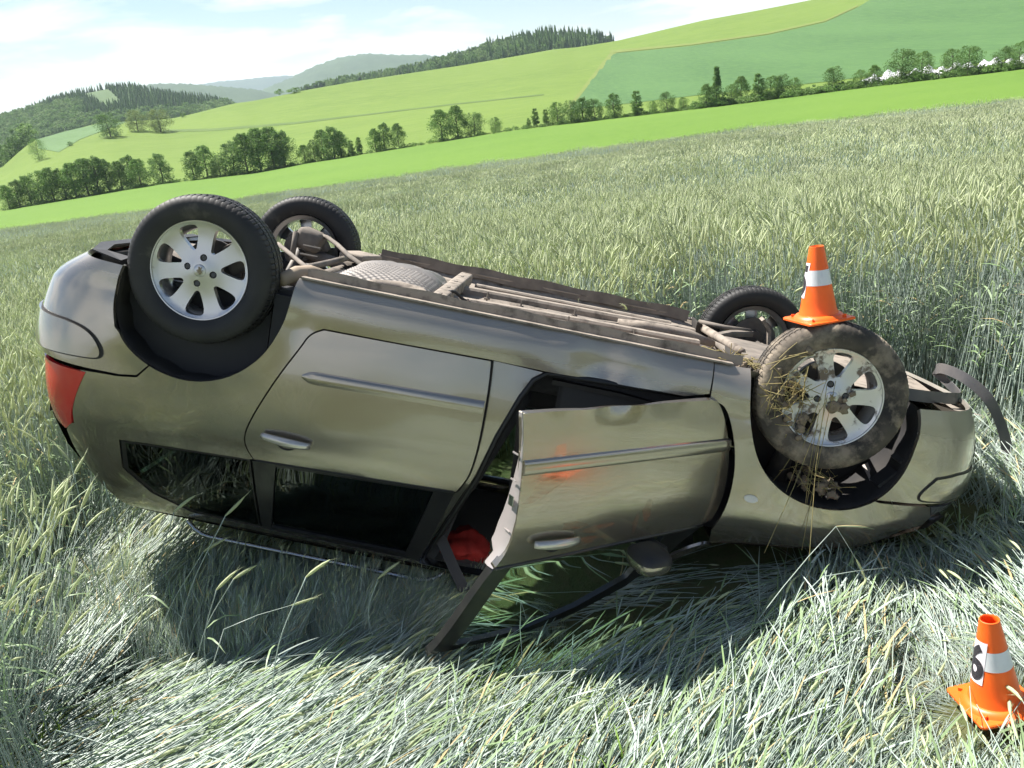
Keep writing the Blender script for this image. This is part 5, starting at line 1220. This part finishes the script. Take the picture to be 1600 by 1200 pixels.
# woods on the far hills
def conifer(seed, col):
    r = np.random.default_rng(seed); V = []; F = []
    for t in range(9):
        z0 = .06 + t * .10; R = .20 * (1 - t / 9.6) * r.uniform(.85, 1.1); n = 9
        for k in range(n):
            a = 2 * PI * (k + r.uniform(-.3, .3)) / n; w = .5; k0 = len(V); rr = R * r.uniform(.75, 1.15)
            V += [(0, 0, z0 + .15), (rr * math.cos(a - w), rr * math.sin(a - w), z0 + r.uniform(-.02, .02)), (rr * 1.2 * math.cos(a), rr * 1.2 * math.sin(a), z0 - .03), (rr * math.cos(a + w), rr * math.sin(a + w), z0 + r.uniform(-.02, .02))]; F.append((k0, k0 + 1, k0 + 2, k0 + 3))
    me = bpy.data.meshes.new('wood_a%d' % seed); me.from_pydata(V, [], F); me.materials.append(LM[col]); return bpy.data.objects.new('wood_a%d' % seed, me)
def lump(seed, col):
    (tv, tf), (cv, cf) = tree_mesh(seed, 'round', n_l=26, per=20, ls=.09); me = bpy.data.meshes.new('wood_b%d' % seed); me.from_pydata(cv, [], cf); me.materials.append(LM[col]); return bpy.data.objects.new('wood_b%d' % seed, me)
wp = [conifer(1, 'mid'), conifer(2, 'dark'), conifer(3, 'mid'), lump(4, 'dark'), lump(5, 'mid'), lump(6, 'pale')]
def wood(name, cells, label):
    P = [c[0] for c in cells]; gn_scatter(name, P, np.stack([np.zeros(len(P)), np.zeros(len(P)), rng.uniform(0, 6.3, len(P))], 1), [c[1] for c in cells], [c[2] for c in cells], wp, label, 'wood')
skyL = lambda u: np.interp(u, [q[0] for q in SKY_L], [q[1] for q in SKY_L]); skyR = lambda u: np.interp(u, [q[0] for q in SKY_R], [q[1] for q in SKY_R])
baseL = lambda u: np.interp(u, [-200, 0, 57, 155, 200, 312, 372], [300, 262, 224, 198, 194, 182, 170])
crest = lambda u: np.interp(u, [400, 475, 650, 800, 865, 900, 960], [156, 140, 112, 88, 77, 74, 64])
CLEAR = [(122, 146), (165, 138), (196, 166), (160, 168)]
cells = []
for u in np.arange(-160, 372, 3.6):
    for v in np.arange(skyL(u) + 10, baseL(u) + 6, 3.4):
        uu, vv = u + rng.uniform(-2, 2), v + rng.uniform(-1.6, 1.6)
        if in_poly(np.array([[uu, vv]]), CLEAR)[0]: continue
        dec = (uu < 130 and vv > 190 - uu * .2) or vv > baseL(uu) - 7; h = rng.uniform(7.5, 10.5) if not dec else rng.uniform(8, 12)
        cells.append((hl_s(uu, vv), (h * (1.1 if not dec else .95),) * 2 + (h,), int(rng.integers(0, 3)) if not dec else int(rng.integers(3, 6))))
wood('hill_wood', cells, 'dark wood covering the rounded hill with a pale clearing')
pc, tcl, bc = fill2d(CLEAR, 8, 8); tag(mesh_obj('clearing', [np.array(hl_s(a, b)) + np.array([0, 0, 2.0]) for a, b in pc], tcl, grass_mat('clearing_grass', (.07, .115, .045), (.085, .13, .05), (.065, .105, .04), .02, .1), None, True), kind='structure')
cells = []
for u in np.arange(450, 962, 3.0):
    for v in np.arange(skyR(u) + 12, crest(u) + 10, 3.2):
        uu, vv = u + rng.uniform(-1.6, 1.6), v + rng.uniform(-1.6, 1.6); con = (uu > 820 and rng.random() < .6) or rng.random() < .35; h = rng.uniform(10, 17) * (1.15 if uu > 760 else .85) if con else rng.uniform(8, 14)
        cells.append((hr_s(uu, vv), ((h * .8 if con else h * .8),) * 2 + (h,), int(rng.integers(0, 3)) if con else int(rng.integers(3, 6))))
wood('ridge_wood', cells, 'mixed wood of firs and broadleaf trees along the far ridge')
cells = []
for i in range(70):
    u = rng.uniform(-120, 58); p, e = pix_pe(u, 240); r = r_c(p) + rng.uniform(4, 60); h = rng.uniform(7, 11); cells.append(((r * math.sin(p), r * math.cos(p), terr(p, r)), (h, h, h), int(rng.integers(3, 6))))
wood('valley_wood', cells, 'bluish broadleaf wood in the dip at the foot of the wooded hill')
# far farm building
loc = np.array(hr_s(455, 146)); 
# white foil heap behind the hedge
V = []; F = []; nu, nv = 120, 9
for i in range(nu):
    u = 1338 + (1700 - 1338) * i / (nu - 1); b0 = hedge_pt(u, 6.0); hh = (1.15 + .28 * math.sin(i * .9) + .2 * math.sin(i * .37 + 1)) * min(1, i / 6) * px_height(b0, 17) / 1.35
    dirn = b0 / np.linalg.norm(b0)
    for j in range(nv):
        t = j / (nv - 1); V.append(tuple(b0 + np.array([dirn[0], dirn[1], 0]) * (t - .5) * 4.0 + np.array([0, 0, hh * max(math.sin(PI * t), 0) ** .6 - .05 + .08 * math.sin(i * 2.7 + j * 1.9)])))
for i in range(nu - 1):
    for j in range(nv - 1): F.append((i * nv + j, (i + 1) * nv + j, (i + 1) * nv + j + 1, i * nv + j + 1))
tag(MB().add(V, F).build('foil_heap', mat('white_foil', (.72, .72, .76), rough=.35, var=(.60, .60, .64), vscale=1.5, bump=.4, bscale=3, bdist=.2), None, True), 'long white foil-covered heap behind the hedgerow trees', 'heap')

# ================================================================== police marker cones
ORANGE = mat('cone_orange', (1.0, .150, .014), rough=.40, spec=.5, var=(.92, .125, .012), vscale=10, var2=(.62, .16, .06), v2scale=14, thr=(.60, .80))
WHITE_R = mat('reflective_white', (.72, .73, .74), rough=.3, var=(.66, .67, .69), vscale=30)
LABELW = mat('label_white', (.80, .74, .78), rough=.35)
INK = mat('label_ink', (.035, .032, .04), rough=.4)
CS, CH, CRT, CRB = .216, .308, .029, .0765
def cone_r(h): return CRB + (CRT - CRB) * (h - .026) / (CH - .026)
def glyph_mesh(ch):
    cu = bpy.data.curves.new('glyph', 'FONT'); cu.body = ch; cu.size = 1.0; cu.offset = .035; cu.resolution_u = 6
    o = bpy.data.objects.new('glyph', cu); COL.objects.link(o); bpy.context.view_layer.update(); dg = bpy.context.evaluated_depsgraph_get(); me = bpy.data.meshes.new_from_object(o.evaluated_get(dg)); COL.objects.unlink(o); bpy.data.objects.remove(o)
    bm = bmesh.new(); bm.from_mesh(me); bmesh.ops.triangulate(bm, faces=bm.faces); bmesh.ops.subdivide_edges(bm, edges=bm.edges[:], cuts=2, use_grid_fill=True); V = np.array([v.co[:] for v in bm.verts]); bm.verts.index_update(); F = [[v.index for v in f.verts] for f in bm.faces]; bm.free()
    V[:, 0] -= (V[:, 0].min() + V[:, 0].max()) / 2; V[:, 1] -= V[:, 1].min(); V[:, :2] /= V[:, 1].max(); return V, F
def make_cone(name, M4, label, lab_az, digit):
    root = empty(name); root.matrix_world = M4; tag(root, label, 'traffic cone', 'numbered police marker cones')
    # square base with rounded corners, raised collar
    out = [];
    for cx, cy, a0 in ((1, 1, 0), (-1, 1, 90), (-1, -1, 180), (1, -1, 270)):
        for k in range(5): a = math.radians(a0 + 22.5 * k); out.append((cx * (CS / 2 - .015) + .015 * math.cos(a), cy * (CS / 2 - .015) + .015 * math.sin(a)))
    mb = MB(); n = len(out); V = [(x, y, 0) for x, y in out] + [(x, y, .007) for x, y in out] + [(x * .97, y * .97, .010) for x, y in out]
    F = [tuple(range(n - 1, -1, -1))] + [(i, (i + 1) % n, n + (i + 1) % n, n + i) for i in range(n)] + [(n + i, n + (i + 1) % n, 2 * n + (i + 1) % n, 2 * n + i) for i in range(n)] + [tuple(2 * n + i for i in range(n))]
    mb.add(V, F); base = mb.build('base', ORANGE, root)
    MB().lathe([(.104, .0102), (.100, .016), (.092, .024), (.083, .0265), (.070, .0268)], 40, 'z').build('collar', ORANGE, base, True)
    for k in range(4): MB().box((0, 0, 0), (.004, .012, .014)).build('rib', ORANGE, base).matrix_local = Matrix.Rotation(k * PI / 2 + .78, 4, 'Z') @ Matrix.Translation((.0, .106, .015))
    prof = [(cone_r(h), h) for h in np.linspace(.026, CH, 14)]; prof[0] = (CRB + .004, .026)
    prof += [(CRT - .003, CH + .001), (CRT - .006, CH - .004)] + [(cone_r(h) - .006, h) for h in np.linspace(CH - .03, .03, 6)]
    body = MB().lathe(prof, 48, 'z').build('body', ORANGE, root, True, angle=50)
    hs = np.linspace(.150, .213, 5); MB().lathe([(cone_r(h) + .0008, h) for h in hs], 48, 'z').build('white_band', WHITE_R, root, True)
    def wrap(pts, off): return [((cone_r(h) + off) * math.cos(lab_az + s / cone_r(h) ), (cone_r(h) + off) * math.sin(lab_az + s / cone_r(h)), h) for s, h in pts]
    hh = np.linspace(.098, .243, 9); ws = np.linspace(-.034, .034, 9); V = wrap([(s, h) for h in hh for s in ws], .0016); F = [(i * 9 + j, i * 9 + j + 1, i * 9 + j + 10, i * 9 + j + 9) for i in range(8) for j in range(8)]
    lb = MB().add(V, F).build('number_label', LABELW, root, True)
    gv, gf = glyph_mesh(digit); V = wrap([(-x * .094 * 0 + x * .104, .107 + y * .126) for x, y, z in gv], .0026); MB().add(V, gf).build('numeral', INK, lb)
    return root
def m4(R, T):
    M = Matrix.Identity(4)
    for i in range(3):
        for j in range(3): M[i][j] = R[i][j]
        M[i][3] = T[i]
    return M
G_R = [[0.994434, -0.01566, -0.104189], [0.023515, 0.996937, 0.074593], [0.102702, -0.076628, 0.991756]]
make_cone('marker_cone', m4(G_R, (1.4397, 2.2313, -2.0318 + CAM_Z)), 'orange marker cone numbered 6 standing on the flattened rye', math.radians(179), '6')
T_R = [[0.973926, -0.226639, -0.010145], [0.226737, 0.970894, 0.077164], [-0.007639, -0.077452, 0.996967]]
ctr = car_to_world((WB, .74, AXLE)); axl = CAR_R[:, 1]; upv = np.array([T_R[0][2], T_R[1][2], T_R[2][2]]); rad = upv - axl * (upv @ axl); rad /= np.linalg.norm(rad)
top = ctr + rad * .3175
make_cone('marker_cone', m4(T_R, top + np.array([-.012, .02, .001])), 'orange marker cone standing on the muddy upturned front wheel', math.radians(150), '5')

# ================================================================== small things
def ray_car_y(u, v, y):
    """point where a sight line meets the car's lengthwise plane y"""
    d = pix_dir(u, v); c0 = CAR_R.T @ (np.array([0, 0, CAM_Z]) - CAR_T); dc = CAR_R.T @ d; s = (y - c0[1]) / dc[1]; return np.array([0, 0, CAM_Z]) + s * d
bm = bmesh.new(); bmesh.ops.create_icosphere(bm, subdivisions=4, radius=1)
for v in bm.verts:
    c = v.co; k = 1 + .16 * math.sin(c.x * 5 + c.y * 3) + .10 * math.sin(c.y * 9 - c.z * 7) + .06 * math.sin(c.x * 17 + c.z * 13); v.co = Vector((c.x * .13 * k, c.y * .12 * k, c.z * .062 * k))
bm.verts.index_update(); V = [v.co.copy() for v in bm.verts]; F = [[v.index for v in f.verts] for f in bm.faces]; bm.free()
rbd = mesh_obj('red_bundle', V, F, mat('red_cloth', (.30, .016, .012), rough=.85, var=(.20, .01, .008), vscale=18, bump=.4, bscale=25, bdist=.01), None, True)
rbd.location = ray_car_y(728, 852, .40); rbd.rotation_euler = (0, .28, -.1); tag(rbd, 'crumpled red cloth bundle lying inside the open driver doorway', 'cloth')
# single stalks left standing in front of the car
def ear_point(u, v, base):
    dep = AX[:, 2] @ (base - np.array([0, 0, CAM_Z])); return np.array([0, 0, CAM_Z]) + pix_dir(u, v) * dep * .985
for (ub, vb), (ue, ve), rl_ in (((238, 1030), (272, 800), 'tall rye stalk, its ear raised before the dark quarter window'), ((262, 1060), (352, 806), 'rye stalk with its ear against the black pillar behind the rear door'), ((232, 1055), (318, 862), 'rye stalk whose ear hangs over the bright roof rail end'), ((330, 1090), (338, 922), 'short rye stalk with its ear in the shade under the quarter window'), ((205, 1010), (142, 690), 'rye stalk reaching up to the taupe panel below the tail lamp'), ((420, 1130), (478, 902), 'thin leaning rye stalk beneath the middle of the roof rail'), ((590, 1020), (590, 905), 'upright rye stalk beneath the rear door window'), ((180, 1000), (60, 690), 'rye stalk bowing away from the tail lamp'), ((150, 1030), (110, 720), 'rye stalk just below the tip of the red tail lamp'), ((300, 1075), (365, 905), 'rye stalk bent to the shade beneath the roof rail')):
    b0 = near_point(ub, vb); t0 = ear_point(ue, ve, b0); e = empty('rye_stalk', b0); tag(e, rl_, 'rye stalk', 'single rye stalks before the car')
    d = t0 - b0; side_ = np.array([.04 * np.sign(ue - ub + .1), 0, 0]); mid = d * .55 - side_; pts = spline([(0, 0, 0), tuple(mid), tuple(d)], 6)
    MB().tube(pts, [.0022] * len(pts), 5).build('stem', STEM, e, True)
    rb_ = RyeB(); dd = np.array(pts[-1]) - np.array(pts[-2]); dd /= np.linalg.norm(dd); dd = dd + np.array([.55 * np.sign(ue - ub + .1), 0, -.10]); dd /= np.linalg.norm(dd); rb_.ear(d, dd, .118, 0); mesh_obj('ear', rb_.v, rb_.f, EAR, e, True)
    rl = RyeB(); a = rng.uniform(0, 6.28); rl.leaf(mid, (math.cos(a), math.sin(a)), .20, .009, 0); mesh_obj('leaf', rl.v, rl.f, LEAF, e, True)

# ================================================================== summer haze
HZ0 = -310.0
bx = MB().box((0, 0, HZ0 / 2 + 112.5), (12800, 12800, 225 - HZ0)); hz = bx.build('haze', None, None); hz['kind'] = 'stuff'; hz['label'] = 'thin bluish summer haze over the whole valley'
HM = bpy.data.materials.new('haze_air'); HM.use_nodes = True; N, L = HM.node_tree.nodes, HM.node_tree.links; N.clear()
ho = N.new('ShaderNodeOutputMaterial'); hv_ = N.new('ShaderNodeVolumePrincipled'); hv_.inputs['Color'].default_value = (.74, .88, 1.0, 1); hv_.inputs['Density'].default_value = 0.95e-4; hv_.inputs['Anisotropy'].default_value = 0.2
L.new(hv_.outputs[0], ho.inputs['Volume']); hz.data.materials.append(HM)
